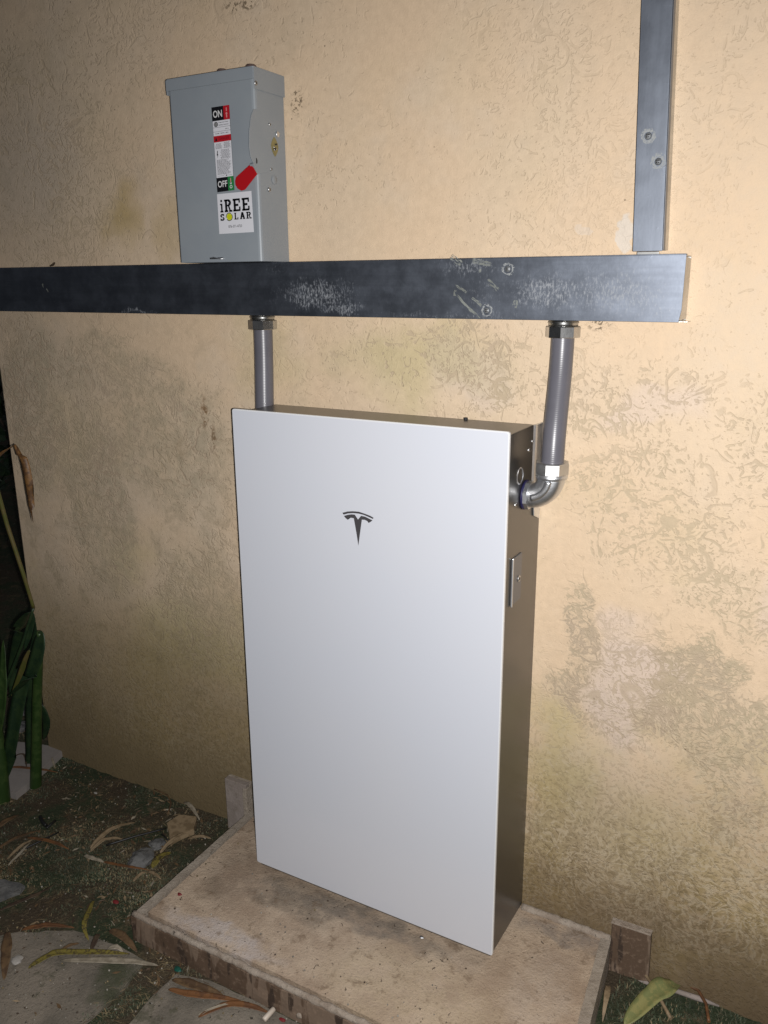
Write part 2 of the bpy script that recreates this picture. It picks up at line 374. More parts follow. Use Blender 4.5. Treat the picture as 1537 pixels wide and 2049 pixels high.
def tilemat(name, c1, c2, c3):
    t = NT(name); o = t.obj(); q = t.scale(o, (26, 26, 5))
    n = t.noise(t.warp(q, 1.2, .8), 1.0, 3, .55); n2 = t.noise(o, 90, 4, .7)
    c = t.mix(t.ss(n, .46, .50), c1, c2); c = t.mix(t.ss(t.noise(t.vm('ADD', q, (4, 4, 4)), 1.3, 3), .56, .60), c, c3)
    c = t.mix(t.ss(n2, .5, .7, 0, .5), c, tuple(x * 1.5 for x in c1))
    t.set(color=c, rough=.7, normal=t.bump(t.math('ADD', n, n2), .4, .002)); return t.m
M['tile'] = tilemat('brown_stained_tile', (.185, .130, .092), (.105, .066, .042), (.050, .032, .022))
M['tilepale'] = concrete('tile_back', (.24, .20, .175), (.29, .245, .22), (.18, .15, .12), 20, .85, .4)
M['tilerim'] = concrete('tile_rim', (.27, .225, .18), (.35, .30, .245), (.16, .125, .09), 22, .85, .8)
M['whitetile'] = concrete('pale_tile', (.24, .215, .20), (.27, .245, .23), (.19, .17, .15), 6, .7, .15, (), .15)
def soil():
    t = NT('soil_and_moss'); o = t.obj(); n = t.noise(o, 5, 5, .65); n2 = t.noise(t.vm('ADD', o, (2, 2, 2)), 16, 5, .7); n3 = t.noise(o, 150, 4, .75)
    c = t.mix(t.ss(n, .42, .58), (.066, .050, .032), (.038, .050, .026)); c = t.mix(t.ss(n2, .52, .66), c, (.11, .085, .05))
    c = t.mix(t.ss(n3, .55, .7, 0, .7), c, (.15, .12, .08)); c = t.mix(t.ss(n3, .3, .42, .7, 0), c, (.015, .012, .008))
    t.set(color=c, rough=.95, normal=t.bump(t.math('ADD', n2, n3), .9, .008), spec=.2); return t.m
M['soil'] = soil()
def leafmat(name, c, c2, rough=.5, sc_=40, thr=.5):
    t = NT(name); o = t.obj(); n = t.noise(o, sc_, 4, .65)
    t.set(color=t.mix(t.ss(n, thr - .06, thr + .08), c, c2), rough=rough, normal=t.bump(t.noise(o, 120, 3, .6), .35, .001)); return t.m
M['l_brown'] = leafmat('dry_leaf_brown', (.125, .075, .036), (.075, .043, .022), .6)
M['l_tan'] = leafmat('dry_leaf_tan', (.26, .19, .115), (.17, .12, .068), .6)
M['l_pale'] = leafmat('dry_leaf_pale', (.29, .25, .19), (.20, .17, .125), .65)
M['l_dark'] = leafmat('dry_leaf_dark', (.045, .028, .018), (.075, .05, .03), .6)
M['l_rust'] = leafmat('dry_leaf_rust', (.16, .070, .026), (.10, .045, .02), .55)
M['l_yellow'] = leafmat('dry_leaf_yellow', (.165, .135, .028), (.06, .045, .02), .5, 120, .52)
M['l_green'] = leafmat('fading_leaf_green', (.17, .185, .07), (.24, .225, .085), .5, 60)
M['p_green'] = leafmat('plant_green', (.018, .042, .008), (.032, .060, .014), .48, 30)
M['p_dark'] = leafmat('plant_dark_green', (.009, .024, .009), (.016, .034, .011), .5, 30)
M['p_stalk'] = leafmat('plant_stalk', (.070, .072, .016), (.095, .075, .025), .45, 30)
M['p_brown'] = leafmat('plant_dry_leaf', (.17, .085, .028), (.085, .042, .018), .5, 50)
M['rock'] = concrete('grey_rock', (.085, .085, .085), (.150, .147, .142), (.06, .055, .045), 25, .9, .8)
M['stick'] = plain('black_cable_scrap', (.008, .008, .008), .5)
M['shard'] = plain('white_shard', (.30, .28, .255), .5, 0, .1)
M['redbit'] = plain('red_petal', (.15, .010, .012), .7)
M['greenbit'] = plain('green_glass', (.01, .075, .055), .25)
M['straw'] = plain('straw', (.17, .13, .07), .8, 0, .4)
M['moss'] = plain('moss', (.052, .068, .038), .8, 0, .4)
M['moss2'] = plain('olive_moss', (.092, .086, .052), .8, 0, .4)
M['pebble'] = plain('pebble', (.22, .20, .17), .8, 0, .4)

# ================================================================== the setting
def ground_h(x, y):
    return -.095 + .010 * noise.noise(Vector((x * 6, y * 6, 0))) + .004 * noise.noise(Vector((x * 31, y * 31, 4)))
def build_ground():
    xs = [-40, -20, -10, -6, -4, -3, -2.5] + [-2.1 + .015 * i for i in range(int(3.7 / .015))] + [1.7, 2.2, 3, 5, 10, 20, 40]
    ys = [-40, -20, -10, -6, -4, -3, -2.2, -1.6, -1.3] + [-1.1 + .015 * i for i in range(int(1.7 / .015))] + [.7, 1, 1.5, 2.2, 3, 5, 10, 20, 40]
    b = MB(); g = [[b.bm.verts.new((x, y, ground_h(x, y))) for y in ys] for x in xs]
    for i in range(len(xs) - 1):
        for j in range(len(ys) - 1):
            b.bm.faces.new((g[i][j], g[i + 1][j], g[i + 1][j + 1], g[i][j + 1])).smooth = True
    o = b.build('ground', M['soil'], fix=False); o['kind'] = 'structure'
build_ground()

# the house wall: box with a softened corner on the left
b = MB()
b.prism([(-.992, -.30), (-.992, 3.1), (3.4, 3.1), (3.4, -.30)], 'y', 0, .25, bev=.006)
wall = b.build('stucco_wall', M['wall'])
# the arris wanders a little, like hand-floated plaster
wall = tag(wall, 'yellow stucco house wall with trowel marks, grime and a brown weathered foot', 'wall')
b = MB()
pts = [(0.8541,-0.0100,-0.1009), (0.8949,-0.0120,-0.0915), (0.9386,-0.0120,-0.0860), (0.9952,-0.0120,-0.0826), (1.0340,-0.0100,-0.0842)]
b.tube(pts, [.003, .005, .005, .006, .002], 8)
b.build('footing_edge', M['tilepale'], wall)

# ================================================================== concrete pad
PZ = -.025
pad = thing('equipment_pad', 'low brown stained concrete pad carrying the tall white battery unit', 'concrete pad', (.3, -.2, -.095))
def off(o_parent): return o_parent.location
def inv(parent, o):
    if o.parent is not parent: return o        # a sub-part: its parent already sits at the world origin
    o.matrix_parent_inverse = Matrix.Translation(parent.location).inverted(); return o
def rough_outline(pts, step, amp, seed, lo=None):
    out = []
    for (a, c) in zip(pts, pts[1:] + pts[:1]):
        A, C = Vector(a), Vector(c); n = max(1, int((C - A).length / step))
        for i in range(n):
            p = A.lerp(C, i / n)
            k = noise.noise(Vector((p.x * 40, p.y * 40, seed))) * amp; k2 = noise.noise(Vector((p.x * 40, p.y * 40, seed + 9))) * amp
            out.append((p.x + k, p.y + k2))
    return out
PL0, PR0, PF = -.161, .806, -.446
b = MB()
b.prism(rough_outline([(PL0 + .022, -.001), (PL0 + .030, PF + .018), (PR0 + .020, PF + .018), (PR0 - .016, -.001)], .012, .0020, 1.0), 'z', -.14, PZ)
inv(pad, b.build('slab_top', M['pad'], pad))
b = MB()   # left edging tile
b.prism(rough_outline([(PL0, -.001), (PL0 + .006, PF + .002), (PL0 + .024, PF + .004), (PL0 + .018, -.001)], .02, .0016, 2.0), 'z', -.14, PZ + .0035, bev=.0)
inv(pad, b.build('edging_tile', M['tilerim'], pad))
b = MB()   # right edging tile
b.prism(rough_outline([(PR0 - .020, -.001), (PR0 + .016, PF + .004), (PR0 + .040, PF + .004), (PR0 + .001, -.001)], .02, .0010, 3.0), 'z', -.14, PZ + .003)
inv(pad, b.build('edging_tile', M['tilerim'], pad))
# stained front face and the mortar bead laid along its top edge
def strip_wall(x0, x1, y, z0, z1, thick, mat, name, seed, n=70):
    b = MB(); F = []; 
    for i in range(n + 1):
        x = x0 + (x1 - x0) * i / n; col = []
        for j in range(6):
            z = z0 + (z1 - z0) * j / 5
            d = .003 * noise.noise(Vector((x * 22, z * 30, seed))) + .002 * noise.noise(Vector((x * 70, z * 60, seed)))
            col.append(b.bm.verts.new((x, y + d, z)))
        col.append(b.bm.verts.new((x, y + thick, z1))); col.append(b.bm.verts.new((x, y + thick, z0))); F.append(col)
    for A, B in zip(F, F[1:]):
        for j in range(8): b.bm.faces.new((A[j], B[j], B[(j + 1) % 8], A[(j + 1) % 8]))
    b.bm.faces.new(F[0][::-1]); b.bm.faces.new(F[-1])
    return b.build(name, mat)
o = strip_wall(PL0 - .002, PR0 + .040, PF - .006, -.14, PZ - .006, .014, M['tile'], 'front_face', 4.0); o.parent = pad; inv(pad, o)
b = MB()
path = [(PL0 + .0 + (PR0 + .04 - PL0) * i / 90, PF + .003 + .0035 * noise.noise(Vector((i * .35, 3, 0))), PZ - .003 + .002 * noise.noise(Vector((i * .4, 7, 0)))) for i in range(91)]
b.tube(path, [.0072 + .0030 * noise.noise(Vector((i * .6, 1, 5))) for i in range(91)], 9)
inv(pad, b.build('mortar_bead', M['mortar'], pad, smooth=True))
random.seed(3)
for (px, pz, r) in ((.43, -.055, .012), (.49, -.062, .009), (.455, -.045, .008), (.30, -.075, .007)):
    b = MB(); m = bmesh.new(); bmesh.ops.create_icosphere(m, subdivisions=3, radius=r)
    for v in m.verts: v.co = v.co * (1 + .7 * noise.noise(v.co * 90 + Vector((px * 50, 0, 0)))); v.co.y *= .5
    b.merge(m, 0, Matrix.Translation((px, PF - .006, pz)), True)
    inv(pad, b.build('mortar_blob', M['mortar'], pad))
b = MB()   # the mortar fillet where pad meets wall
path = [(.605 + .2 * i / 20, -.004 + .002 * noise.noise(Vector((i * .5, 3, 2))), PZ + .001) for i in range(21)]
b.tube(path, [.009 + .003 * noise.noise(Vector((i * .7, 1, 5))) for i in range(21)], 8)
inv(pad, b.build('mortar_fillet', M['mortar'], pad, smooth=True))

# ---- offcut tiles standing against the wall
t_ = thing('skirting_tile', 'short pale-topped tile offcut standing against the wall left of the white panel', 'tile', (-.205, -.012, -.09), 'skirting tile offcuts against the wall')
b = MB(); b.prism([(-0.2337,0.0612), (-0.1624,0.0608), (-0.1717,-0.0312), (-.232, -.11)], 'y', -.030, -.014, bev=.0012)
inv(t_, b.build('tile_body', M['tilepale'], t_))
b = MB(); b.box(-.240, -.0135, -.10, -.163, .002, .0560, .0012)
b.box(-.1735, -.031, -.10, -.161, -.0145, .0500, .0012)
inv(t_, b.build('tile_rim', M['tilerim'], t_))
t_ = thing('skirting_tile', 'upright brown streaked tile offcut against the wall right of the pad', 'tile', (.85, -.006, -.09), 'skirting tile offcuts against the wall')
b = MB(); b.prism([(.8085, .0255), (.8895, .0285), (.8925, -.12), (.8085, -.12)], 'y', -.013, .001, bev=.0012)
inv(t_, b.build('tile_body', M['tile'], t_))
b = MB(); b.prism([(.8070, .0262), (.8900, .0292), (.8902, .0322), (.8070, .0302)], 'y', -.0155, .001, bev=.0008)
inv(t_, b.build('tile_rim', M['mortar'], t_))

# ================================================================== battery unit
bat = thing('wall_battery', 'tall flat white glass-fronted home battery with grey metal sides on the concrete pad', 'battery', (.305, -.1, -.025))
def rounded_rect(x0, z0, x1, z1, r, n=6):
    pts = []
    for (cx, cz, a0) in ((x1 - r, z1 - r, 0), (x0 + r, z1 - r, 90), (x0 + r, z0 + r, 180), (x1 - r, z0 + r, 270)):
        for i in range(n + 1):
            a = R(a0 + 90 * i / n); pts.append((cx + r * math.cos(a), cz + r * math.sin(a)))
    return pts
b = MB()
b.prism(rounded_rect(.0008, .0008, .6082, 1.0982, .0045), 'y', -.1955, -.1900)
front = inv(bat, b.build('glass_panel', M['glass'], bat))
b = MB()   # pale ground rim of the glass
o1 = rounded_rect(0, 0, .609, 1.099, .005); o2 = rounded_rect(.0022, .0022, .6068, 1.0968, .0035)
for (ya, yb_) in ((-.1950, -.1957),):
    A = [b.bm.verts.new((x, ya, z)) for x, z in o1]; B = [b.bm.verts.new((x, yb_, z)) for x, z in o2]
    C = [b.bm.verts.new((x, -.1893, z)) for x, z in o1]
    for i in range(len(A)):
        j = (i + 1) % len(A)
        b.bm.faces.new((A[i], A[j], B[j], B[i])); b.bm.faces.new((C[i], C[j], A[j], A[i]))
rim = b.build('panel_rim', M['glassedge'], front); inv(bat, rim)
# emblem: a curved bar above a tapering T, printed on the glass
b = MB()
bar_t = [(0.2649,0.9101), (0.2771,0.9143), (0.2891,0.9164), (0.3034,0.9172), (0.3175,0.9148), (0.3292,0.9122), (0.3362,0.9094)]
bar_b = [(0.3350,0.9066), (0.3246,0.9095), (0.3140,0.9122), (0.3022,0.9133), (0.2903,0.9127), (0.2783,0.9105), (0.2679,0.9067)]
for i in range(6):
    q = [bar_t[i], bar_t[i + 1], bar_b[5 - i], bar_b[6 - i]]
    b.bm.faces.new([b.bm.verts.new((x, -.1960, z)) for x, z in q])
tee = [(0.2684,0.9041), (0.2770,0.9074), (0.2854,0.9096), (0.2938,0.9101), (0.3010,0.9009), (0.3081,0.9096), (0.3175,0.9090), (0.3268,0.9060),
       (0.3338,0.9038), (0.3296,0.9001), (0.3248,0.8972), (0.3221,0.9006), (0.3162,0.9025), (0.3098,0.9020), (0.3057,0.8772), (0.3008,0.8470),
       (0.2972,0.8706), (0.2913,0.9024), (0.2841,0.9025), (0.2792,0.9008), (0.2773,0.8973), (0.2726,0.8999)]
f = b.bm.faces.new([b.bm.verts.new((x, -.1960, z)) for x, z in tee]); bmesh.ops.triangulate(b.bm, faces=[f])
em = b.build('emblem', M['graphite'], front); inv(bat, em)
b = MB()
b.prism([(-.1885, 1.090), (-.052, 1.090), (-.052, .934), (.004, .934), (.004, -.020), (-.1885, -.010)], 'x', .006, .6028, bev=.0022)
inv(bat, b.build('housing', M['housing'], bat))
b = MB()   # dark sheet standing in for the shade in the gap behind the glass
b.box(.012, -.1892, .004, .5985, -.1880, 1.0845)
inv(bat, b.build('gap_shade', M['dark'], bat))
# folded mounting bracket showing at the upper right corner
b = MB()
prof = [(.590, -.051), (.5995, -.051), (.6045, -.046), (.606, -.040), (.606, -.012), (.6085, -.0085), (.6150, -.0070), (.6150, -.0045), (.6065, -.0045), (.6030, -.008), (.6030, -.038), (.5990, -.0485), (.590, -.0485)]
m = bmesh.new(); A = [m.verts.new((x, y, (.9345 if y > -.02 else .9345))) for x, y in prof]; B = [m.verts.new((x, y, 1.0885)) for x, y in prof]
m.faces.new(A); m.faces.new(B[::-1])
for i in range(len(prof)):
    m.faces.new((A[i], B[i], B[(i + 1) % len(prof)], A[(i + 1) % len(prof)]))
b.merge(m)
b.prism([(-.046, .9425), (-.040, .910), (-.008, .897), (-.006, .955)], 'x', .6034, .6062, bev=.0006)
inv(bat, b.build('mounting_bracket', M['zinc'], bat))
def screw(b, p, axis, r, h=.002, mi=0, mi2=None, cross=True):
    d = Vector({'x': (1, 0, 0), 'y': (0, -1, 0), 'z': (0, 0, 1)}[axis]); p = Vector(p)
    b.cyl(p - d * .001, p + d * h, r, 16, mi, r2=r * .72)
    if cross and mi2 is not None:
        for k in range(4):
            a = math.pi / 4 + k * math.pi / 2
            u = Vector((0, math.cos(a), math.sin(a))) if axis == 'x' else Vector((math.cos(a), 0, math.sin(a))) if axis == 'y' else Vector((math.cos(a), math.sin(a), 0))
            q = p + d * (h + .00015) + u * r * .34
            b.cyl(q, q + d * .0003, r * .20, 6, mi2)
for (y, z, r) in ((-.0766, 1.046, .0042), (-.138, .9545, .0045), (-.060, 1.060, .003), (-.1845, .612, .0038), (-.1845, .2147, .0038)):
    b = MB(); screw(b, (.6026, y, z), 'x', r, .0022, 0, 1)
    inv(bat, b.build('screw', [M['nut'], M['dark']], bat))
# round knockout
b = MB()
for (r0, r1, h) in ((.0165, .0150, .0012),):
    n = 28
    for k in range(n):
        a, c = 2 * math.pi * k / n, 2 * math.pi * (k + 1) / n
        P = lambda r, a, x: b.bm.verts.new((x, -.1185 + r * math.cos(a), 1.005 + r * math.sin(a)))
        b.bm.faces.new((P(r0, a, .6027), P(r0, c, .6027), P(r1, c, .6027 + h), P(r1, a, .6027 + h)))
        b.bm.faces.new((P(r1, a, .6027 + h), P(r1, c, .6027 + h), P(r1 * .9, c, .6027), P(r1 * .9, a, .6027)))
inv(bat, b.build('knockout_ring', M['zinc'], bat))
# latch plate
b = MB(); b.box(.6022, -.1465, .759, .6055, -.0970, .8520, .0012)
lt = inv(bat, b.build('latch_plate', M['latch'], bat))
b = MB(); b.box(.6040, -.1490, .757, .6074, -.1446, .8540, .0014)
lip = b.build('latch_lip', M['zinc'], lt); inv(bat, lip)
b = MB(); b.cyl((.6055, -.1125, .8040), (.6075, -.1125, .8040), .0065, 20, 0, bev=.0008); b.cyl((.6076, -.1125, .8040), (.6079, -.1125, .8040), .0032, 6, 1)
lk = b.build('lock_screw', [M['nut'], M['dark']], lt); inv(bat, lk)
b = MB(); b.cyl((.466, -.058, 1.0895), (.466, -.058, 1.094), .004, 14); inv(bat, b.build('dark_dot', M['dark'], bat))  # small dark dot on top of the housing

# ================================================================== trunking
def make_lid_screw(p, axis='y'):
    b = MB(); screw(b, p, axis, .0062, .0022, 0, 1); return b
GT, GB, GX, GD = 1.3907, 1.2817, .8538, .069
tr = thing('cable_trunking', 'long horizontal dark steel cable trunking crossing the wall above the battery', 'trunking', (0, 0, 1.336), 'steel cable trunking on the wall')
b = MB()   # lid with folded lips
b.prism([(-.985, GB), (GX - .004, GB), (GX - .0005, GB + .02), (GX, GT - .001), (-.985, GT - .001)], 'y', -GD, -GD + .0016, bev=.0006)
b.box(-.985, -GD + .0017, GT - .0016, GX - .001, -GD + .014, GT - .0001)
lid = inv(tr, b.build('lid', M['lid'], tr))
b = MB()
b.box(-.985, -GD + .004, GB + .0002, GX - .004, .0, GB + .0020)
b.box(-.985, -GD + .0145, GT - .0035, GX - .004, .0, GT - .0017)
b.box(-.985, -.003, GB + .002, GX - .004, .0005, GT - .0035)
b.box(GX - .02, -.028, GB - .0012, GX + .004, -.0005, GB + .0000)
inv(tr, b.build('channel', M['channel'], tr))
b = MB(); b.prism([(-GD + .005, GB + .003), (-GD + .005, GT - .003), (-.003, GT - .006), (-.003, GB + .003)], 'x', GX - .0055, GX - .0035, bev=.0006)
inv(tr, b.build('end_cap', M['channel'], tr))
for (x, z) in ((0.5473,1.3706), (0.5088,1.2977)):
    inv(tr, make_lid_screw((x, -GD, z)).build('screw', [M['dusty'], M['dark']], tr))
def smear(name, x, z, r, y, mat, parent, seed):
    """ring of chalky wall dust round a screw"""
    b = MB(); random.seed(seed)
    for k in range(90):
        a = random.uniform(0, 2 * math.pi); rr = r * random.gauss(1, .10); l = random.uniform(.0008, .003); wd = random.uniform(.0003, .0007)
        c = Vector((x + rr * math.cos(a), y - k * 4e-6, z + rr * math.sin(a))); tg = Vector((-math.sin(a), 0, math.cos(a))); nr = Vector((math.cos(a), 0, math.sin(a)))
        b.bm.faces.new([b.bm.verts.new(c + tg * u * l + nr * v * wd) for u, v in ((-1, 0), (0, -1), (1, 0), (0, 1))])
    o = b.build(name, mat, parent); return o
M['dust'] = plain('chalk_dust', (.30, .31, .31), .9)
inv(tr, smear('dust_ring', *(0.5474,1.3706), .0095, -.0693, M['dust'], tr, 1)); inv(tr, smear('dust_ring', *(0.5089,1.2977), .0095, -.0693, M['dust'], tr, 2))
M['paint'] = plain('yellowed_paint_smear', (.165, .175, .16), .7, 0, .3)
JIT = [0]
random.seed(11)
for (p, q, wd) in (((0.4570,1.3806), (0.4345,1.3943), .006), ((0.4769,1.3864), (0.5163,1.3797), .005), ((0.5074,1.3518), (0.5303,1.3341), .0045),
                   ((0.4479,1.3252), (0.4790,1.2937), .0024), ((0.4445,1.3432), (0.4681,1.3297), .0022), ((0.4552,1.3162), (0.4963,1.2831), .0018), ((0.4784,1.3208), (0.4987,1.3056), .0028),
                   ((0.5655,1.3167), (0.5622,1.3026), .005), ((0.4436,1.3342), (0.4448,1.3234), .0035), ((0.4922,1.3651), (0.4951,1.3713), .002),
                   ((-0.6878,1.3511), (-0.6857,1.3414), .002), ((-0.6751,1.3390), (-0.6692,1.3305), .002)):
    b = MB(); A, B_ = Vector((p[0], -.0693, p[1])), Vector((q[0], -.0693, q[1])); d = (B_ - A); sd = Vector((-d.z, 0, d.x)).normalized()
    for k in range(26):
        u = random.random(); L = random.uniform(.15, .45); v = random.uniform(-1, 1) * wd * (1 - .5 * abs(u - .5)); w_ = random.uniform(.0004, .0010)
        a0 = A + d * max(0, u - L / 2) + sd * v; a1 = A + d * min(1, u + L / 2) + sd * v
        jy = Vector((0, -JIT[0] * 2e-6, 0)); JIT[0] += 1; a0 = a0 + jy; a1 = a1 + jy
        b.bm.faces.new([b.bm.verts.new(c) for c in (a0, (a0 + a1) / 2 + sd * w_, a1, (a0 + a1) / 2 - sd * w_)])
    inv(tr, b.build('plaster_smear', M['paint'], tr))

tv = thing('cable_trunking', 'upright steel cable trunking rising from the right end of the horizontal one', 'trunking', (.788, 0, 1.392), 'steel cable trunking on the wall')
lean = -.0300; VT = 3.0; V0 = GT + .0055
xl = lambda z: .7625 + lean * (z - 1.399) / .37 * .44
VW = .0485
b = MB()
m = bmesh.new()
def slab_prism(b, z0, z1, x0off, x1off, ya, yb_):
    m = bmesh.new(); vs = []
    for z in (z0, z1):
        X0, X1 = xl(z) + x0off, xl(z) + x1off
        vs += [m.verts.new(p) for p in ((X0, ya, z), (X1, ya, z), (X1, yb_, z), (X0, yb_, z))]
    for f in ((0, 1, 2, 3), (4, 5, 6, 7), (0, 1, 5, 4), (1, 2, 6, 5), (2, 3, 7, 6), (3, 0, 4, 7)): m.faces.new([vs[i] for i in f])
    bmesh.ops.recalc_face_normals(m, faces=m.faces[:])
    bmesh.ops.bevel(m, geom=m.edges[:], offset=.0007, segments=2, affect='EDGES', profile=.5)
    b.merge(m)
slab_prism(b, V0, VT, 0, VW, -.0510, -.0494)
slab_prism(b, V0 + .001, VT, VW + .0002, VW + .0014, -.0495, -.034)
inv(tv, b.build('lid', M['lid_up'], tv))
b = MB()
slab_prism(b, V0 + .002, VT, .002, .0035, -.0488, 0); slab_prism(b, V0 + .002, VT, VW - .0022, VW - .0004, -.0488, 0); slab_prism(b, V0 + .002, VT, .0038, VW - .0024, -.003, 0)
b.box(.770, -.050, GT + .0004, .806, -.046, GT + .005, .0005)
inv(tv, b.build('channel', M['channel'], tv))
for i, (x, z) in enumerate(((0.7750,1.5751), (0.7939,1.5353))):
    inv(tv, make_lid_screw((x, -.051, z)).build('screw', [M['dusty'], M['dark']], tv))
    inv(tv, smear('dust_ring', x, z, .0080, -.0513, M['dust'], tv, 5 + i)); inv(tv, smear('dust_ring', x, z, .0105, -.0513, M['dust'], tv, 15 + i))

# ================================================================== conduits
def hexnut(b, c, d, r, h, n=6, rot=0.0, mi=0):
    c, d = Vector(c), Vector(d).normalized()
    b.cyl(c, c + d * h, r, n, mi, bev=.0012, smooth=False, rot=rot)
def bez(p0, p1, p2, p3, n):
    out = []
    for i in range(n + 1):
        t = i / n; out.append(Vector(p0) * (1 - t) ** 3 + Vector(p1) * 3 * t * (1 - t) ** 2 + Vector(p2) * 3 * t * t * (1 - t) + Vector(p3) * t ** 3)
    return out
def conduit(label, xt, yt, xs, side, ye, ze, rot):
    c = thing('flexible_conduit', label, 'conduit', (xt, yt, GB), 'grey flexible conduits between trunking and battery')
    rad = .0208; er = .040
    ex = xs + side * (.010 + er)
    b = MB(); b.cyl((xt, yt, GB + .0), (xt, yt, GB - .011), .0262, 28); b.cyl((xt, yt, GB - .003), (xt, yt, GB - .0055), .0275, 28)
    inv(c, b.build('locknut', M['channel'], c))
    b = MB(); hexnut(b, (xt, yt, GB - .031), (0, 0, 1), .0310, .020, 8, rot + R(13))
    inv(c, b.build('compression_nut', M['nutdark'], c))
    top = (xt, yt, GB - .026); bot = (ex, ye, ze + er + .012)
    ln = top[2] - bot[2]
    pts = bez(top, (xt, yt, top[2] - ln * .4), (ex, ye, bot[2] + ln * .4), bot, 330)
    b = MB(); b.tube(pts, rad, 40, 0, .00005, .0034)
    inv(c, b.build('tube', M['pvc'], c))
    b = MB(); hexnut(b, (ex, ye, ze + er + .006), (0, 0, 1), .0318, .0215, 8, rot)
    inv(c, b.build('compression_nut', M['nut'], c))
    b = MB()
    b.cyl((ex, ye, ze + er - .004), (ex, ye, ze + er + .006), .0280, 32, bev=.001); b.cyl((ex, ye, ze + er - .0005), (ex, ye, ze + er + .002), .0292, 32)
    arc = [(xs + side * (.010 + er * math.sin(R(90 * i / 16))), ye, ze + er * (1 - math.cos(R(90 * i / 16)))) for i in range(17)]
    b.tube(arc + [(ex, ye, ze + er)], [.0225 + .002 * (i / 17) for i in range(18)], 32, 0, sq=2.5)
    # raised flat on the front of the casting
    arc2 = [(xs + side * (.012 + er * math.sin(R(90 * i / 16))), ye - .0215 - .0014 * i / 16, ze + er * (1 - math.cos(R(90 * i / 16)))) for i in range(2, 16)]
    b.tube(arc2, .0062, 10, 0, sq=5)
    b.cyl((xs + side * .004, ye, ze), (xs + side * .0115, ye, ze), .0275, 8, 0, smooth=False, rot=.4)
    el = inv(c, b.build('elbow', M['cast'], c))
    b = MB(); b.cyl((xs + side * .0005, ye, ze), (xs + side * .0035, ye, ze), .0285, 32)
    inv(c, b.build('sealing_ring', M['seal'], c))
    return c
conduit('grey flexible conduit dropping into the right side of the battery through a metal elbow', .646, -.040, .6030, 1, -.088, .963, R(-3.8))
conduit('grey flexible conduit on the left, disappearing behind the white glass panel', -.031, -.038, .022, -1, -.050, .955, R(-51.9 - 13))

# ================================================================== disconnect switch
sw = thing('safety_switch', 'grey steel safety switch box with red handle standing on the horizontal trunking', 'switch box', (-.09, -.05, 1.392))
BL_, BR_, BD, BT, BB = -.2035, .0206, .0995, 1.7557, GT + .0015
b = MB()
b.box(BL_ + .004, -BD + .012, BB, BR_ - .0012, 0, BT - .004, .001)
inv(sw, b.build('enclosure', M['enamel'], sw))
b = MB()   # front cover: flat plate with rounded vertical folds
zc = 1.7165
prof = [(BL_ + .0035, -BD + .030), (BL_ + .0035, -BD + .0038), (BL_ + .0047, -BD + .0012), (BL_ + .0075, -BD), (BR_ - .0075, -BD), (BR_ - .0035, -BD + .0008), (BR_ - .0010, -BD + .0032), (BR_, -BD + .0075), (BR_, -.004), (BR_ - .0010, -.004),
        (BR_ - .0010, -BD + .030)]
b.prism(prof, 'z', BB + .0005, BT - .003)
cover = inv(sw, b.build('front_cover', M['enamel'], sw))
b = MB()   # rain cap
pr_ = [(BL_ - .0008, .0), (BL_ - .0008, -BD - .001), (BL_ + .0020, -BD - .0032), (BR_ - .0005, -BD - .0032), (BR_ + .0022, -BD - .001), (BR_ + .0022, .0)]
b.prism(pr_, 'z', BT - .0028, BT, bev=.0008)
b.box(BR_ + .0008, -BD - .0022, BT - .0400, BR_ + .0024, .0, BT - .0022, .0006)
b.box(BL_ - .0012, -BD - .0022, BT - .0300, BL_ + .0010, .0, BT - .0022, .0006)
b.box(BL_ - .0010, -BD - .0034, BT - .0225, BR_ + .0010, -BD - .0008, BT - .0022, .0006)
cap = inv(sw, b.build('rain_cap', M['enamel'], sw))
b = MB(); b.box(-.105, -.062, BT, .002, -.02, BT + .006, .002)
for x in (-.092, -.018): b.cyl((x, -.055, BT + .004), (x, -.055, BT + .015), .0105, 16, bev=.002)
hp = b.build('hub_plate', plain('rusty_plate', (.16, .11, .10), .5, .3), cap); inv(sw, hp)
# hub of the operating handle bulging past the front edge
b = MB()
hub = [(-0.1063,1.6779), (-0.1152,1.6640), (-0.1230,1.6359), (-0.1258,1.6102), (-0.1227,1.5905), (-0.1127,1.5751), (-0.1026,1.5603), (-0.0692,1.5655), (-0.0568,1.5733), (-0.0417,1.5940), (-0.0319,1.6122), (-0.0308,1.6276),
       (-0.0417,1.6431), (-0.0591,1.6584), (-0.0810,1.6727), (-0.0950,1.6796)]
b.prism(hub, 'x', BR_ + .0002, BR_ + .0016, bev=.0004)
hb = inv(sw, b.build('handle_hub', M['enamel'], sw))
b = MB()
hd = [(-0.0224,1.5554), (0.0165,1.5781), (0.0300,1.5578), (-0.0024,1.5302), (-0.0114,1.5288), (-0.0201,1.5331), (-0.0253,1.5405), (-0.0257,1.5481)]
b.prism(hd, 'y', -.1155, -.1125, bev=.0010)
hn = inv(sw, b.build('handle', M['red'], sw))
b = MB(); b.prism([(-0.1174,1.5764), (-0.1124,1.5797), (-0.0993,1.5606), (-0.1061,1.5572)], 'x', BR_ - .006, BR_ + .0030)
ha = b.build('handle_arm', M['enamel'], hn); inv(sw, ha)
def side_screw(px, r, nm='screw'):
    b = MB(); screw(b, (BR_ + .0012, px[0], px[1]), 'x', r, .0018, 0, 1); inv(sw, b.build(nm, [M['nut'], M['dark']], sw))
side_screw((-0.0550,1.6572), .0034); side_screw((-0.0560,1.5734), .0034); side_screw((-0.0648,1.5334), .0050)
b = MB(); screw(b, (BR_ + .0024, *(-0.0967,1.7257)), 'x', .0052, .0018, 0, 1); inv(sw, b.build('screw', [M['nut'], M['dark']], sw))
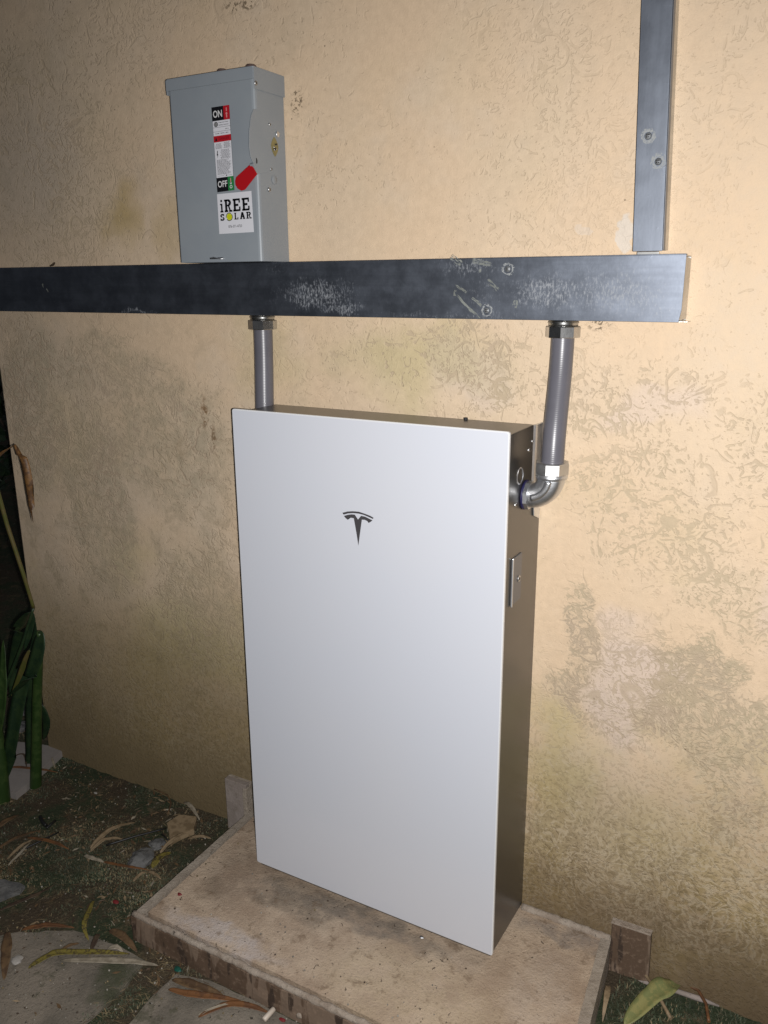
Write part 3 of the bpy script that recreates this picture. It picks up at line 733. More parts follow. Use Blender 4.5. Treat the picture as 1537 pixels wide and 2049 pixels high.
b = MB(); p = (-0.0289,1.6425); b.cyl((BR_ + .0004, p[0], p[1]), (BR_ + .003, p[0], p[1]), .0058, 20, bev=.001); inv(sw, b.build('bolt', M['zinc'], sw))
b = MB(); p = (-0.0416,1.6172); pts = []
for k in range(24):
    a = 2 * math.pi * k / 24; s_ = 1 - .30 * abs(math.sin(a)) ** 3
    pts.append((p[0] + .0125 * math.cos(a) * (1 - .55 * abs(math.sin(a)) ** 1.5), p[1] + .0185 * math.sin(a)))
b.prism(pts, 'x', BR_ + .0010, BR_ + .0024, 0, .0004)
random.seed(4)
for k in range(7): 
    y_, z_ = p[0] + random.uniform(-.006, .004), p[1] + random.uniform(-.008, .008); b.cyl((BR_ + .0024, y_, z_), (BR_ + .0052, y_, z_), .0017, 8, 1 + k % 2)
inv(sw, b.build('latch_plate', [M['brass'], M['nut'], M['dark']], sw))
b = MB(); p = (-0.0454,1.5539); b.cyl((BR_ + .0002, p[0], p[1]), (BR_ + .0014, p[0], p[1]), .0090, 26, bev=.0008); inv(sw, b.build('knockout', M['enamel'], sw))
b = MB(); p = (-0.1040,1.5834); b.prism([(p[0] - .002, p[1] - .005), (p[0] + .002, p[1] - .004), (p[0] + .0025, p[1] + .001), (p[0] + .001, p[1] + .005), (p[0] - .001, p[1] + .006)], 'x', BR_ + .0016, BR_ + .0021); inv(sw, b.build('slot', M['dark'], sw))
b = MB()   # hasp at the foot of the cover
x0, z0 = (-0.1165,1.4001); x1, z1 = (-0.0768,1.4014)
b.box(x0, -BD - .0006, z0 - .0016, x1 - .004, -BD + .0004, z0 + .0018, 0, 1); b.tube([(x0 + .006, -BD - .002, z0 + .0015), (x0 + .014, -BD - .0045, z0 + .0022), (x1 - .01, -BD - .0045, z0 - .0012), (x1, -BD - .001, z0 - .001)], .0012, 8, 0)
inv(sw, b.build('hasp', [M['zinc'], M['dark']], sw))

# ---- labels: laid out in their own plane, u to the right, v up
class Sheet:
    """faces on a tilted sheet: four corners given as (x,z), layered a fraction of a millimetre apart"""
    def __init__(s, tl, tr, br, bl, y): s.c = [Vector(p) for p in (tl, tr, br, bl)]; s.y = y; s.b = MB()
    def P(s, u, v, k):   # u,v in 0..1, v up
        top = s.c[0].lerp(s.c[1], u); bot = s.c[3].lerp(s.c[2], u); p = bot.lerp(top, v)
        return (p.x, s.y - .00022 * k, p.y)
    def poly(s, pts, mi, k=1):
        s.b.bm.faces.new([s.b.bm.verts.new(s.P(u, v, k)) for u, v in pts]).material_index = mi
    def rect(s, u0, v0, u1, v1, mi, k=1): s.poly([(u0, v0), (u1, v0), (u1, v1), (u0, v1)], mi, k)
    def text(s, body, u0, v0, u1, v1, mi, k=2, bold=0.0, keep=None):
        tris, wd, ht = text_polys(body, 1.0, bold)
        if not tris: return
        for t in tris: s.poly([(u0 + (u1 - u0) * x / wd, v0 + (v1 - v0) * y / ht) for x, y in t], mi, k)
    def disc(s, cu, cv, ru, rv, mi, k, a0=0, a1=360, ri=0.0, n=36):
        for i in range(n):
            a, c = R(a0 + (a1 - a0) * i / n), R(a0 + (a1 - a0) * (i + 1) / n)
            s.poly([(cu + ru * math.cos(a), cv + rv * math.sin(a)), (cu + ru * math.cos(c), cv + rv * math.sin(c)),
                    (cu + ru * ri * math.cos(c), cv + rv * ri * math.sin(c)), (cu + ru * ri * math.cos(a), cv + rv * ri * math.sin(a))], mi, k)
LM = [M['white'], M['black'], M['offwhite'], M['redink'], M['pinkink'], M['green'], M['text'], M['yellow']]
yb = -BD - .0004
S = Sheet((-0.0885,1.6921), (-0.0427,1.6927), (-0.0405,1.5330), (-0.0854,1.5310), yb)
V = lambda px, base=384.5, top=215: (base - px) / (base - top)   # down the left edge
S.rect(0, 0, 1, 1, 1, 0); S.rect(.012, .004, .988, .996, 0, 1)
S.rect(0, .838, .66, 1, 1, 2); S.rect(.66, .838, 1, 1, 3, 2)
S.text('ON', .07, .875, .58, .958, 2, 3, .02)
S.rect(.81, .935, .86, .975, 4, 3); S.rect(.80, .86, .86, .905, 4, 3); S.poly([(.76, .905), (.90, .905), (.83, .925)], 4, 3)
S.disc(.19, .798, .115, .030, 1, 2); S.disc(.19, .798, .085, .022, 2, 3, 0, 360, .86); S.text('GE', .135, .788, .245, .808, 2, 3)
S.text('General Duty', .34, .806, .90, .823, 6, 2, .03); S.text('Safety Switch', .34, .776, .90, .793, 6, 2, .03)
S.rect(0, .760, 1, .763, 1, 2); S.rect(0, .711, 1, .714, 1, 2)
S.text('60 A', .70, .728, .90, .742, 6, 2, .03); S.text('60 AMP   240VAC   MAX.', .12, .683, .88, .696, 6, 2, .03)
S.rect(.006, .590, .994, .664, 3, 2); S.poly([(.08, .605), (.22, .605), (.15, .648)], 1, 3)
M['darkred'] = plain('dark_red_ink', (.17, .006, .010), .35); LM.append(M['darkred']); S.text('DANGER', .30, .610, .90, .644, 8, 3, .01)
random.seed(8)
def lines(u0, u1, v0, v1, n, mid=True):
    for i in range(n):
        v = v1 - (v1 - v0) * (i + .5) / n; wd = (u1 - u0) * random.uniform(.72, 1.0); c = (u0 + u1) / 2
        a, z = (c - wd / 2, c + wd / 2) if mid else (u0, u0 + wd)
        u = a
        while u < z - .01:                     # words too small to read: short dashes
            l = min(random.uniform(.04, .11), z - u); S.rect(u, v - (v1 - v0) / n * .24, u + l, v + (v1 - v0) / n * .24, 6, 2); u += l + .02
lines(.07, .46, .510, .575, 6); lines(.54, .95, .510, .583, 7)
S.poly([(.16, .49), (.20, .49), (.17, .45), (.21, .45), (.14, .395), (.16, .435), (.12, .435)], 1, 2)
lines(.32, .92, .39, .50, 9); lines(.10, .92, .205, .385, 13, False)
S.rect(.10, .188, .38, .191, 6, 2); S.poly([(.38, .188), (.54, .207), (.54, .204), (.38, .185)], 6, 2); S.disc(.60, .189, .035, .009, 6, 2); S.rect(.60, .188, .92, .191, 6, 2)
S.rect(0, 0, .66, .170, 1, 2); S.rect(.66, 0, 1, .170, 5, 2)
S.text('OFF', .07, .052, .62, .130, 2, 3, .02)
S.disc(.83, .045, .075, .020, 2, 3, 0, 360, .62); S.rect(.81, .085, .85, .150, 4, 3); S.disc(.83, .088, .05, .013, 2, 3)
warn = inv(sw, S.b.build('warning_label', LM, sw, fix=False)); warn['label'] = 'tall narrow ON and OFF instruction label'
# company sticker
S = Sheet((-0.0867,1.5272), (0.0029,1.5290), (0.0047,1.4499), (-0.0863,1.4488), yb - .0003)
S.rect(0, 0, 1, 1, 0, 0)
def G(polys, u0, v0, w_, h_):
    for p in polys: S.poly([(u0 + x * w_, v0 + y * h_) for x, y in p], 1, 2)
bx = lambda a, c, d, e: [(a, c), (d, c), (d, e), (a, e)]
def ringp(cx, cy, rx, ry, t, a0, a1, n=14):
    out = []
    for i in range(n):
        a, c = R(a0 + (a1 - a0) * i / n), R(a0 + (a1 - a0) * (i + 1) / n)
        out.append([(cx + rx * math.cos(a), cy + ry * math.sin(a)), (cx + rx * math.cos(c), cy + ry * math.sin(c)), (cx + (rx - t) * math.cos(c), cy + (ry - t * .8) * math.sin(c)), (cx + (rx - t) * math.cos(a), cy + (ry - t * .8) * math.sin(a))])
    return out
gi = [bx(.18, .82, .78, 1.0), bx(.28, .0, .82, .70), bx(0, .58, .4, .70), bx(0, 0, 1.05, .13)]
gE = [bx(.10, 0, .40, 1), bx(0, .84, 1, 1), bx(0, 0, 1, .16), bx(.3, .41, .76, .59), bx(.80, .66, 1, .9), bx(.82, .1, 1.03, .36)]
gR = [bx(.10, 0, .40, 1), bx(0, .85, .6, 1), bx(0, 0, .50, .15), bx(.3, .45, .6, .58)] + ringp(.55, .725, .40, .275, .28, -90, 90) + [[(.45, .55), (.68, .52), (.90, .08), (.68, .08)], bx(.62, 0, 1.08, .15)]
gL = [bx(.12, 0, .44, 1), bx(0, .88, .55, 1), bx(0, 0, 1, .14), bx(.80, .1, 1, .34)]
gA = [[(.34, 1), (.66, 1), (.38, .08), (.06, .08)][:], [(.34, 1), (.68, 1), (.98, .08), (.64, .08)], bx(.26, .28, .74, .41), bx(0, 0, .42, .11), bx(.58, 0, 1.0, .11)]
gS = ringp(.5, .73, .48, .27, .28, 20, 262) + ringp(.5, .28, .50, .28, .28, -160, 82) + [bx(.72, .68, .94, .98), bx(.04, .02, .26, .34)]
top = .80; h1 = .27
h1 = .315; G(gi, .075, .535, .085, h1); G(gR, .200, .535, .21, h1); G(gE, .450, .535, .21, h1); G(gE, .710, .535, .21, h1)
G(gS, .060, .325, .125, .175); G(gL, .470, .335, .115, .170); G(gA, .630, .335, .150, .172); G(gR, .815, .335, .140, .170)
S.disc(.325, .415, .078, .085, 7, 1)
for a0, a1 in ((50, 190), (215, 400)): S.disc(.325, .415, .098, .105, 1, 2, a0, a1, .83, 24)
S.text('876-371-4723', .285, .140, .675, .205, 6, 2, .015)
st = inv(sw, S.b.build('company_sticker', LM, sw, fix=False)); st['label'] = 'square white sticker reading iREE SOLAR'

# ================================================================== paving, stones and litter
def world_slab(name, pts, z0, z1, mat, label, cat, group=None, seed=0, amp=.004, step=.02):
    b = MB(); ol = rough_outline(pts, step, amp, seed)
    m = bmesh.new(); A = [m.verts.new((x, y, z1)) for x, y in ol]; B = [m.verts.new((x, y, z0)) for x, y in ol]
    f = m.faces.new(A)
    for i in range(len(ol)): m.faces.new((A[i], A[(i + 1) % len(ol)], B[(i + 1) % len(ol)], B[i]))
    bmesh.ops.recalc_face_normals(m, faces=m.faces[:])
    bmesh.ops.bevel(m, geom=[e for e in m.edges if e.verts[0] in A and e.verts[1] in A], offset=.0025, segments=2, affect='EDGES')
    b.merge(m); return tag(b.build(name, mat, fix=True), label, cat, group)
world_slab('paving_slab', [(-0.5604,-0.7073), (-0.4035,-0.5664), (-0.2970,-0.5008), (-0.1705,-0.4843), (-0.0877,-0.4878), (-0.0791,-0.5406), (-0.0759,-0.6093), (-0.0782,-0.6791), (-0.0563,-0.8368), (-0.3306,-0.9885)], -.13, -.0865, M['slab'],
           'large mottled concrete paving slab at the left, crossed by fallen leaves', 'paving slab', 'paving slabs', 1.5)
world_slab('paving_slab', [(-0.0015,-0.6167), (-0.0076,-0.5429), (-0.0056,-0.4818), (0.0723,-0.4618), (0.1999,-0.4543), (0.3273,-0.4580), (0.4737,-0.5438), (0.0322,-0.7879)], -.13, -.0870, M['slab'],
           'concrete paving slab touching the front face of the pad', 'paving slab', 'paving slabs', 4.5)
world_slab('flat_stone', [(-0.6465,-0.4945), (-0.5864,-0.4678), (-0.5185,-0.4550), (-0.5168,-0.4781), (-0.5329,-0.5221), (-0.5650,-0.5531)], -.10, -.084, M['rock'], 'flat grey stone lying in the moss at the left edge', 'stone', None, 2.2, .006, .02)
world_slab('pale_tile', [(-1.1427,-0.0448), (-1.0441,-0.0083), (-0.9317,0.0190), (-0.8984,-0.0981), (-0.8664,-0.1791), (-0.8584,-0.2230), (-0.8823,-0.2249)], -.10, -.075, M['whitetile'],
           'pale pinkish-grey floor tile lying at the corner of the wall behind the green stems', 'tile', None, 7.2, .002, .03)
world_slab('sandstone_chip', [(-0.3820,-0.1086), (-0.3777,-0.0659), (-0.3317,-0.0458), (-0.2961,-0.0960), (-0.3199,-0.1614)], -.10, -.078, M['l_tan'], 'flat tan chip of stone between the moss and the pad', 'stone', None, 3.3, .003, .01)
def rock(px, r, label, mat, seed, sq=.55, name='rock'):
    m = bmesh.new(); bmesh.ops.create_icosphere(m, subdivisions=3, radius=1)
    for v in m.verts:
        n = v.co.normalized(); d = 1 + .35 * noise.noise(n * 1.3 + Vector((seed, 0, 0))) + .10 * noise.noise(n * 4 + Vector((0, seed, 0)))
        q = Vector([math.floor(c * 3 + .5) / 3 for c in n]) ; n = n.lerp(q, .55)
        v.co = Vector((n.x * r[0] * d, n.y * r[1] * d, n.z * r[0] * sq * d))
    b = MB(); b.merge(m, 0, None, False)
    return tag(b.build(name, mat, loc=(px[0], px[1], -.092)), label, 'stone', None)
rock((-0.3490,-0.2411), (.030, .034), 'grey angular rock half sunk in the moss left of the pad', M['rock'], 1.0)
rock((-0.3532,-0.1750), (.022, .020), 'small dull grey rock under the black cable scrap', M['rock'], 5.0, .4)
rock((-1.1971,0.0483), (.03, .03), 'pale rubble lump in the dark beyond the wall corner', M['rock'], 9.0)
rock((-1.0979,0.0765), (.022, .02), 'small rubble lump at the foot of the wall corner', M['rock'], 12.0)
rock((-1.2563,0.1517), (.045, .04), 'large dark rubble lump beyond the corner of the wall', M['rock'], 15.0)

def blade(pts, width, mat, label=None, name='dry_leaf', cat='leaf', group='dry leaves fallen on the ground', z=-.086, lift=.006, curl=.25, parent=None, twist=0.0, build=True, stalk=False):
    """a lanceolate leaf: folded strip along ground points (x,y) or (x,y,z)"""
    P = [Vector((p[0], p[1], p[2] if len(p) > 2 else z)) for p in pts]
    # resample with Catmull-Rom
    Q = []; n = 7
    for i in range(len(P) - 1):
        p0, p1, p2, p3 = P[max(i - 1, 0)], P[i], P[i + 1], P[min(i + 2, len(P) - 1)]
        for k in range(n):
            t = k / n; Q.append(.5 * ((2 * p1) + (-p0 + p2) * t + (2 * p0 - 5 * p1 + 4 * p2 - p3) * t * t + (-p0 + 3 * p1 - 3 * p2 + p3) * t ** 3))
    Q.append(P[-1]); N = len(Q) - 1; b = MB(); rows = []
    sd0 = random.random() * 50
    for i, q in enumerate(Q):
        u = i / N; t = (Q[min(i + 1, N)] - Q[max(i - 1, 0)]).normalized()
        if abs(t.z) > .8: side = Vector((1, .2, 0)).normalized()
        else: side = Vector((-t.y, t.x, 0)).normalized()
        up = t.cross(side) * (-1 if t.cross(side).z < 0 else 1)
        a = twist * u; side, up = side * math.cos(a) + up * math.sin(a), up * math.cos(a) - side * math.sin(a)
        wf = (math.sin(math.pi * (u ** .8)) ** .7) if not stalk else (1 - .5 * u)
        wv = width * .5 * max(.06, wf) * (1 + .18 * noise.noise(Vector((u * 7, sd0, 0))))
        lf = lift * math.sin(math.pi * u) + .002 * noise.noise(Vector((u * 5, sd0, 3)))
        c = q + Vector((0, 0, lf if len(pts[0]) == 2 else 0))
        rows.append([b.bm.verts.new(c + side * wv * s_ + up * (abs(s_) * wv * curl + .0012 * noise.noise(Vector((u * 12, s_ * 3, sd0))))) for s_ in (-1, -.5, 0, .5, 1)])
    for A, B in zip(rows, rows[1:]):
        for k in range(4): b.bm.faces.new((A[k], A[k + 1], B[k + 1], B[k])).smooth = True
    # give it thickness
    ret = bmesh.ops.extrude_face_region(b.bm, geom=b.bm.faces[:])
    for v in [g for g in ret['geom'] if isinstance(g, bmesh.types.BMVert)]: v.co.z += .0006; v.co.y -= .0002
    o = b.build(name, mat, parent)
    if parent is not None: inv(parent, o)
    elif label: tag(o, label, cat, group)
    return o
random.seed(21)
blade([(-0.4268,-0.5792), (-0.3862,-0.6114), (-0.3458,-0.6458), (-0.3133,-0.6743)], .022, M['l_brown'], 'broad brown leaf pointing at the viewer on the left slab beside the white shard')
blade([(-0.2943,-0.6285), (-0.2804,-0.5939), (-0.2586,-0.5690), (-0.1799,-0.5224), (-0.1283,-0.4924)], .019, M['l_yellow'], 'long yellow and black spotted leaf lying across the paving slab', lift=.008)
blade([(-0.2511,-0.5794), (-0.1529,-0.5332), (-0.1007,-0.5077), (-0.0506,-0.4864)], .018, M['l_pale'], 'long pale straw-coloured leaf along the lower side of the yellow spotted leaf')
blade([(-0.4020,-0.5621), (-0.3699,-0.5357), (-0.3437,-0.5195), (-0.3007,-0.4976)], .016, M['l_rust'], 'reddish brown leaf along the top edge of the left paving slab')
blade([(-0.3294,-0.4122), (-0.2957,-0.4609), (-0.2697,-0.4945), (-0.2357,-0.5118)], .012, M['l_yellow'], 'narrow yellow leaf standing out between moss and slab', lift=.014)
blade([(-0.2356,-0.4827), (-0.2076,-0.5328)], .014, M['l_dark'], 'short dark leaf touching the yellow spotted leaf from above')
blade([(-0.2533,-0.5248), (-0.2633,-0.5470), (-0.2697,-0.5719)], .009, M['l_brown'], 'thin brown leaf slanting onto the tip half of the yellow spotted leaf')
blade([(-0.5028,-0.5528), (-0.4782,-0.4997), (-0.4620,-0.4637), (-0.4592,-0.4184)], .013, M['l_dark'], 'long dark brown leaf below the flat grey stone', lift=.004)
blade([(-0.1820,-0.5089), (-0.1685,-0.4981), (-0.1473,-0.4947)], .014, M['l_pale'], 'small oval tan leaf above the end of the spotted leaf')
blade([(-0.2237,-0.4640), (-0.1791,-0.4671), (-0.1189,-0.4807)], .020, M['l_brown'], 'dull brown leaf resting by the left front corner of the pad')
blade([(0.0137,-0.5238), (0.0658,-0.5140), (0.1148,-0.4956), (0.1699,-0.4709)], .018, M['l_rust'], 'orange brown leaf in front of the pad, upper one of the two')
blade([(0.1153,-0.5455), (0.1486,-0.4996), (0.1898,-0.4796), (0.2403,-0.4656)], .017, M['l_rust'], 'reddish brown curved leaf in front of the pad, below the pale stalk')
blade([(0.0019,-0.5006), (0.0711,-0.4922), (0.1298,-0.4816)], .022, M['l_brown'], 'broad dull brown leaf against the foot of the pad front')
blade([(0.1120,-0.5418), (0.1385,-0.5079), (0.1726,-0.4694)], .007, M['l_pale'], 'pale thin stalk between the two leaves in front of the pad', stalk=True)
blade([(-0.4882,-0.2814), (-0.4963,-0.2154), (-0.4871,-0.1811), (-0.4647,-0.1440)], .018, M['l_tan'], 'broad tan leaf in the moss, above the black cable scrap')
blade([(-0.4772,-0.2913), (-0.4722,-0.2449), (-0.4369,-0.2114)], .013, M['l_tan'], 'folded tan leaf ending beside the long black cable scrap', lift=.01)
blade([(-0.4802,-0.3086), (-0.4481,-0.3109), (-0.4097,-0.3030)], .013, M['l_pale'], 'greyish white leaf end in the moss left of the grey rock')
blade([(-0.4205,-0.3046), (-0.3525,-0.2931), (-0.2875,-0.2681)], .009, M['l_rust'], 'thin dark red leaf running below the grey rock')
blade([(-0.6740,-0.3320), (-0.6007,-0.3177), (-0.5337,-0.3109)], .012, M['l_rust'], 'reddish brown leaf crossing the shorter black cable scrap')
blade([(-0.7019,-0.4032), (-0.6900,-0.3525), (-0.6662,-0.2915)], .012, M['l_brown'], 'brown leaf from the left frame edge above the fan of tan leaves')
blade([(-0.6444,-0.4165), (-0.6502,-0.3633), (-0.6510,-0.3264)], .010, M['l_tan'], 'tan leaf in the fan at the left edge, upper blade')
blade([(-0.6211,-0.4298), (-0.6303,-0.3820), (-0.6482,-0.3414)], .008, M['l_pale'], 'pale narrow leaf in the fan at the left edge, lower blade')
blade([(-0.7787,-0.3507), (-0.7776,-0.3153), (-0.7778,-0.2747)], .020, M['l_brown'], 'wide brown leaf at the left frame edge below the plant stems')
blade([(-0.4114,-0.0106), (-0.3700,-0.0253), (-0.3156,-0.0497)], .012, M['l_pale'], 'pale grey leaf leaning near the wall above the tan chip', lift=.012)
blade([(-0.3128,-0.2078), (-0.3105,-0.1562), (-0.3069,-0.1019)], .013, M['l_tan'], 'light tan leaf pointing from the grey rock towards the tan chip', lift=.012)
blade([(-0.2884,-0.2601), (-0.2977,-0.2218), (-0.2867,-0.1912)], .020, M['l_yellow'], 'yellow blotched leaf between the grey rock and the pad')
blade([(-0.2886,-0.1301), (-0.2645,-0.1099), (-0.2349,-0.0960)], .012, M['l_tan'], 'short tan leaf ending at the left edge of the pad')
blade([(-0.2956,-0.3183), (-0.2936,-0.2966), (-0.2879,-0.2747)], .010, M['l_tan'], 'small tan leaf, left one of the pair below the grey rock')
blade([(-0.2879,-0.2747), (-0.2653,-0.2769), (-0.2394,-0.2793)], .010, M['l_tan'], 'small tan leaf, right one of the pair below the grey rock')
blade([(-0.9896,-0.1455), (-0.9283,-0.1272), (-0.8357,-0.0917)], .012, M['l_rust'], 'dark red brown leaf across the pale tile', z=-.072)
blade([(-1.0246,-0.1115), (-1.0033,-0.0808), (-0.9342,-0.1244)], .007, M['l_dark'], 'small bent dark leaf on the pale tile', z=-.072)
blade([(-0.8634,-0.0796), (-0.8956,-0.0601), (-0.9167,-0.0463)], .007, M['l_pale'], 'tiny pale leaf at the edge of the pale tile', z=-.072)
blade([(0.8755,-0.1475), (0.9050,-0.0768), (0.9292,-0.0336), (0.9410,-0.0112), (0.9539,0.0121)], .044, M['l_green'], 'large fading green-yellow leaf in the grass right of the pad', lift=.016, curl=.3)
blade([(0.8224,-0.0677), (0.8291,-0.1088), (0.8351,-0.1618)], .011, M['l_tan'], 'narrow tan leaf standing along the right side of the pad', lift=.02)
blade([(-.6735, -.052, 1.3920), (-.6640, -.052, 1.3945), (-.655, -.052, 1.4010)], .010, M['l_dark'], 'tiny dark leaf caught on top of the trunking at the left', curl=.1)

def stick(pts, r, mat, label, name='twig', cat='twig', group=None, z=-.086):
    b = MB(); P = [Vector((p[0], p[1], z + .004 * math.sin(3 * i / max(1, len(pts) - 1)))) for i, p in enumerate(pts)]
    Q = []
    for a, c in zip(P, P[1:]): Q += [a.lerp(c, k / 4) for k in range(4)]
    Q.append(P[-1]); b.tube(Q, [r * (1 + .25 * noise.noise(Vector((i, r * 900, 0)))) for i in range(len(Q))], 7)
    return tag(b.build(name, mat), label, cat, group)
stick([(-0.4557,-0.2567), (-0.4133,-0.1985), (-0.3663,-0.1272)], .0028, M['stick'], 'long thin black cable scrap lying over the moss to the tan chip', 'cable_scrap', 'cable scrap', 'black cable scraps on the ground', -.080)
stick([(-0.6415,-0.3655), (-0.6246,-0.3238), (-0.6172,-0.2744)], .0025, M['stick'], 'shorter black cable scrap under the reddish leaf at the left', 'cable_scrap', 'cable scrap', 'black cable scraps on the ground')
stick([(-0.3650,-0.1458), (-0.3474,-0.1529), (-0.3304,-0.1577)], .0022, M['stick'], 'tiny black cable end beside the tan chip', 'cable_scrap', 'cable scrap', 'black cable scraps on the ground')
stick([(-0.7183,-0.2524), (-0.6849,-0.2696), (-0.6704,-0.2716)], .0055, M['stick'], 'black hooked scrap in the moss, left piece', 'cable_scrap', 'cable scrap', 'black cable scraps on the ground')
stick([(-0.6613,-0.2790), (-0.6601,-0.2635), (-0.6666,-0.2445)], .0035, M['stick'], 'black hooked scrap in the moss, right piece', 'cable_scrap', 'cable scrap', 'black cable scraps on the ground')
stick([(-0.4143,-0.0704), (-0.4383,-0.0308), (-0.4755,-0.0074), (-0.5306,-0.0010)], .0022, M['l_brown'], 'curved brown twig near the wall foot left of the pad')
stick([(0.8660,0.0139), (0.9113,-0.0406), (0.9544,-0.0960)], .0036, M['l_tan'], 'straight tan twig passing under the green-yellow leaf', z=-.078)
stick([(0.9143,0.0144), (0.9537,0.0076), (0.9901,-0.0000), (1.0102,-0.0271), (1.0221,-0.0666)], .0034, M['l_rust'], 'bent reddish twig right of the green-yellow leaf', z=-.078)
b = MB(); b.cyl(Vector((*(0.2405,-0.4926), -.078)), Vector((*(0.2448,-0.4631), -.074)), .0055, 14, bev=.0012)
tag(b.build('pipe_offcut', plain('dirty_white_plastic', (.42, .36, .30), .5, 0, .2)), 'short dirty white plastic pipe offcut in front of the pad', 'pipe piece')
def chip(px, r, mat, label, name, cat, z=-.084, seed=1.0):
    m = bmesh.new(); bmesh.ops.create_icosphere(m, subdivisions=2, radius=r)
    for v in m.verts: v.co = Vector((v.co.x * (1 + .8 * noise.noise(v.co * 70 + Vector((seed, 0, 0)))), v.co.y * (.7 + .8 * noise.noise(v.co * 60 + Vector((0, seed, 0)))), v.co.z * .35))
    b = MB(); b.merge(m, 0, None, False); return tag(b.build(name, mat, loc=(px[0], px[1], z)), label, cat)
chip((-0.3366,-0.6249), .014, M['shard'], 'white shard on the left slab between two leaves', 'shard', 'shard', seed=2)
chip((-0.3652,-0.6438), .008, M['shard'], 'white shard at the very left edge of the slab', 'shard', 'shard', seed=5)
chip((-0.2799,-0.3907), .008, M['redbit'], 'red flower petal in the moss near the pad corner', 'petal', 'petal', seed=3)
chip((0.2707,-0.4679), .007, M['redbit'], 'red scrap beside the white pipe offcut', 'petal', 'petal', seed=4)
chip((-0.1076,-0.3494), .006, M['redbit'], 'dull red fleck on the left part of the pad', 'petal', 'petal', z=-.0235, seed=6)
chip((-0.0056,-0.4725), .009, M['greenbit'], 'green glass fragment at the foot of the pad', 'glass fragment', 'fragment', seed=8).name = 'glass_fragment'
chip((0.4469,-0.1971), .005, M['zinc'], 'small shiny screw lying on the pad in front of the glass panel', 'loose_screw', 'screw', z=-.022, seed=8)
chip((-0.6681,-0.0988), .006, M['shard'], 'tiny white chip in the dark moss near the wall', 'shard', 'shard', seed=9)

# ---- moss, straw and grit: nobody could count them
def in_poly(x, y, poly):
    c = False; j = len(poly) - 1
    for i in range(len(poly)):
        if (poly[i][1] > y) != (poly[j][1] > y) and x < (poly[j][0] - poly[i][0]) * (y - poly[i][1]) / (poly[j][1] - poly[i][1]) + poly[i][0]: c = not c
        j = i
    return c
SLAB1 = [(-0.5604,-0.7073), (-0.4035,-0.5664), (-0.2970,-0.5008), (-0.1705,-0.4843), (-0.0877,-0.4878), (-0.0791,-0.5406), (-0.0759,-0.6093), (-0.0782,-0.6791), (-0.0563,-0.8368), (-0.3306,-0.9885)]
SLAB2 = [(-0.0015,-0.6167), (-0.0076,-0.5429), (-0.0056,-0.4818), (0.0723,-0.4618), (0.1999,-0.4543), (0.3273,-0.4580), (0.4737,-0.5438), (0.0322,-0.7879)]
TILE = [(-1.1427,-0.0448), (-0.9317,0.0190), (-0.8984,-0.0981), (-0.8664,-0.1791), (-0.8584,-0.2230), (-0.8823,-0.2249)]
def blocked(x, y):
    if PL0 - .004 < x < PR0 + .03 and y > PF - .004: return True
    x += .022 * noise.noise(Vector((x * 30, y * 30, 3))) + random.gauss(0, .006); y += .022 * noise.noise(Vector((x * 30, y * 30, 9))) + random.gauss(0, .006)
    return in_poly(x, y, SLAB1) or in_poly(x, y, SLAB2) or in_poly(x, y, TILE)
def cover(name, count, mats, lmin, lmax, wd, flat, region, dens, seed, wts):
    random.seed(seed); b = MB(); k = 0; tries = 0
    while k < count and tries < count * 12:
        tries += 1
        x = random.uniform(region[0], region[1]); y = random.uniform(region[2], region[3])
        if y > -.003 and x > -.99: continue
        d = dens(x, y)
        if random.random() > d or blocked(x, y): continue
        z = max(ground_h(x, y), -.0868 if in_poly(x, y, SLAB1) or in_poly(x, y, SLAB2) else -1); a = random.uniform(0, 2 * math.pi); L = random.uniform(lmin, lmax); e = random.uniform(*flat)
        dr = Vector((math.cos(a) * math.cos(e), math.sin(a) * math.cos(e), math.sin(e))); sd = Vector((-math.sin(a), math.cos(a), 0)) * wd * random.uniform(.6, 1.4)
        p = Vector((x, y, z - .001)); bend = Vector((random.uniform(-.3, .3), random.uniform(-.3, .3), -.35)) * L * .6
        q0, q1 = p + dr * L * .55, p + dr * L + bend
        if q1.z < z: q1.z = z + .001
        mi = random.choices(range(len(mats)), wts(x, y))[0]
        v = [b.bm.verts.new(c) for c in (p - sd, p + sd, q0 + sd * .8, q0 - sd * .8, q1)]
        f = b.bm.faces.new((v[0], v[1], v[2], v[3])); f.material_index = mi; g = b.bm.faces.new((v[3], v[2], v[4])); g.material_index = mi
        k += 1
    o = b.build(name, mats, fix=False); o['kind'] = 'stuff'; return o
def d1(x, y): return max(0, min(1, .25 + 1.6 * noise.noise(Vector((x * 5, y * 5, 2))) + .5 * noise.noise(Vector((x * 18, y * 18, 2)))))
def w1(x, y):
    g = noise.noise(Vector((x * 4, y * 4, 8)))
    return (max(.05, .55 + g), .35, max(.03, .22 - g * .6))
o = cover('moss', 42000, [M['moss'], M['moss2'], M['straw']], .004, .011, .0009, (.3, 1.3), (-1.35, .05, -.85, .05), d1, 5, w1); o['label'] = 'low dark green moss covering the soil left of the pad'
o = cover('grass', 9000, [M['moss'], M['moss2'], M['straw']], .006, .018, .0009, (.5, 1.4), (.80, 1.35, -.42, 0), lambda x, y: .9, 6, lambda x, y: (.75, .3, .12)); o['label'] = 'short green grass right of the pad'
def d2(x, y):
    j = math.exp(-((x - (-.02 + (y + .55) * .9)) / .05) ** 2)       # in the joint between the slabs
    return max(j, max(0, .25 + .9 * noise.noise(Vector((x * 7, y * 7, 6)))))
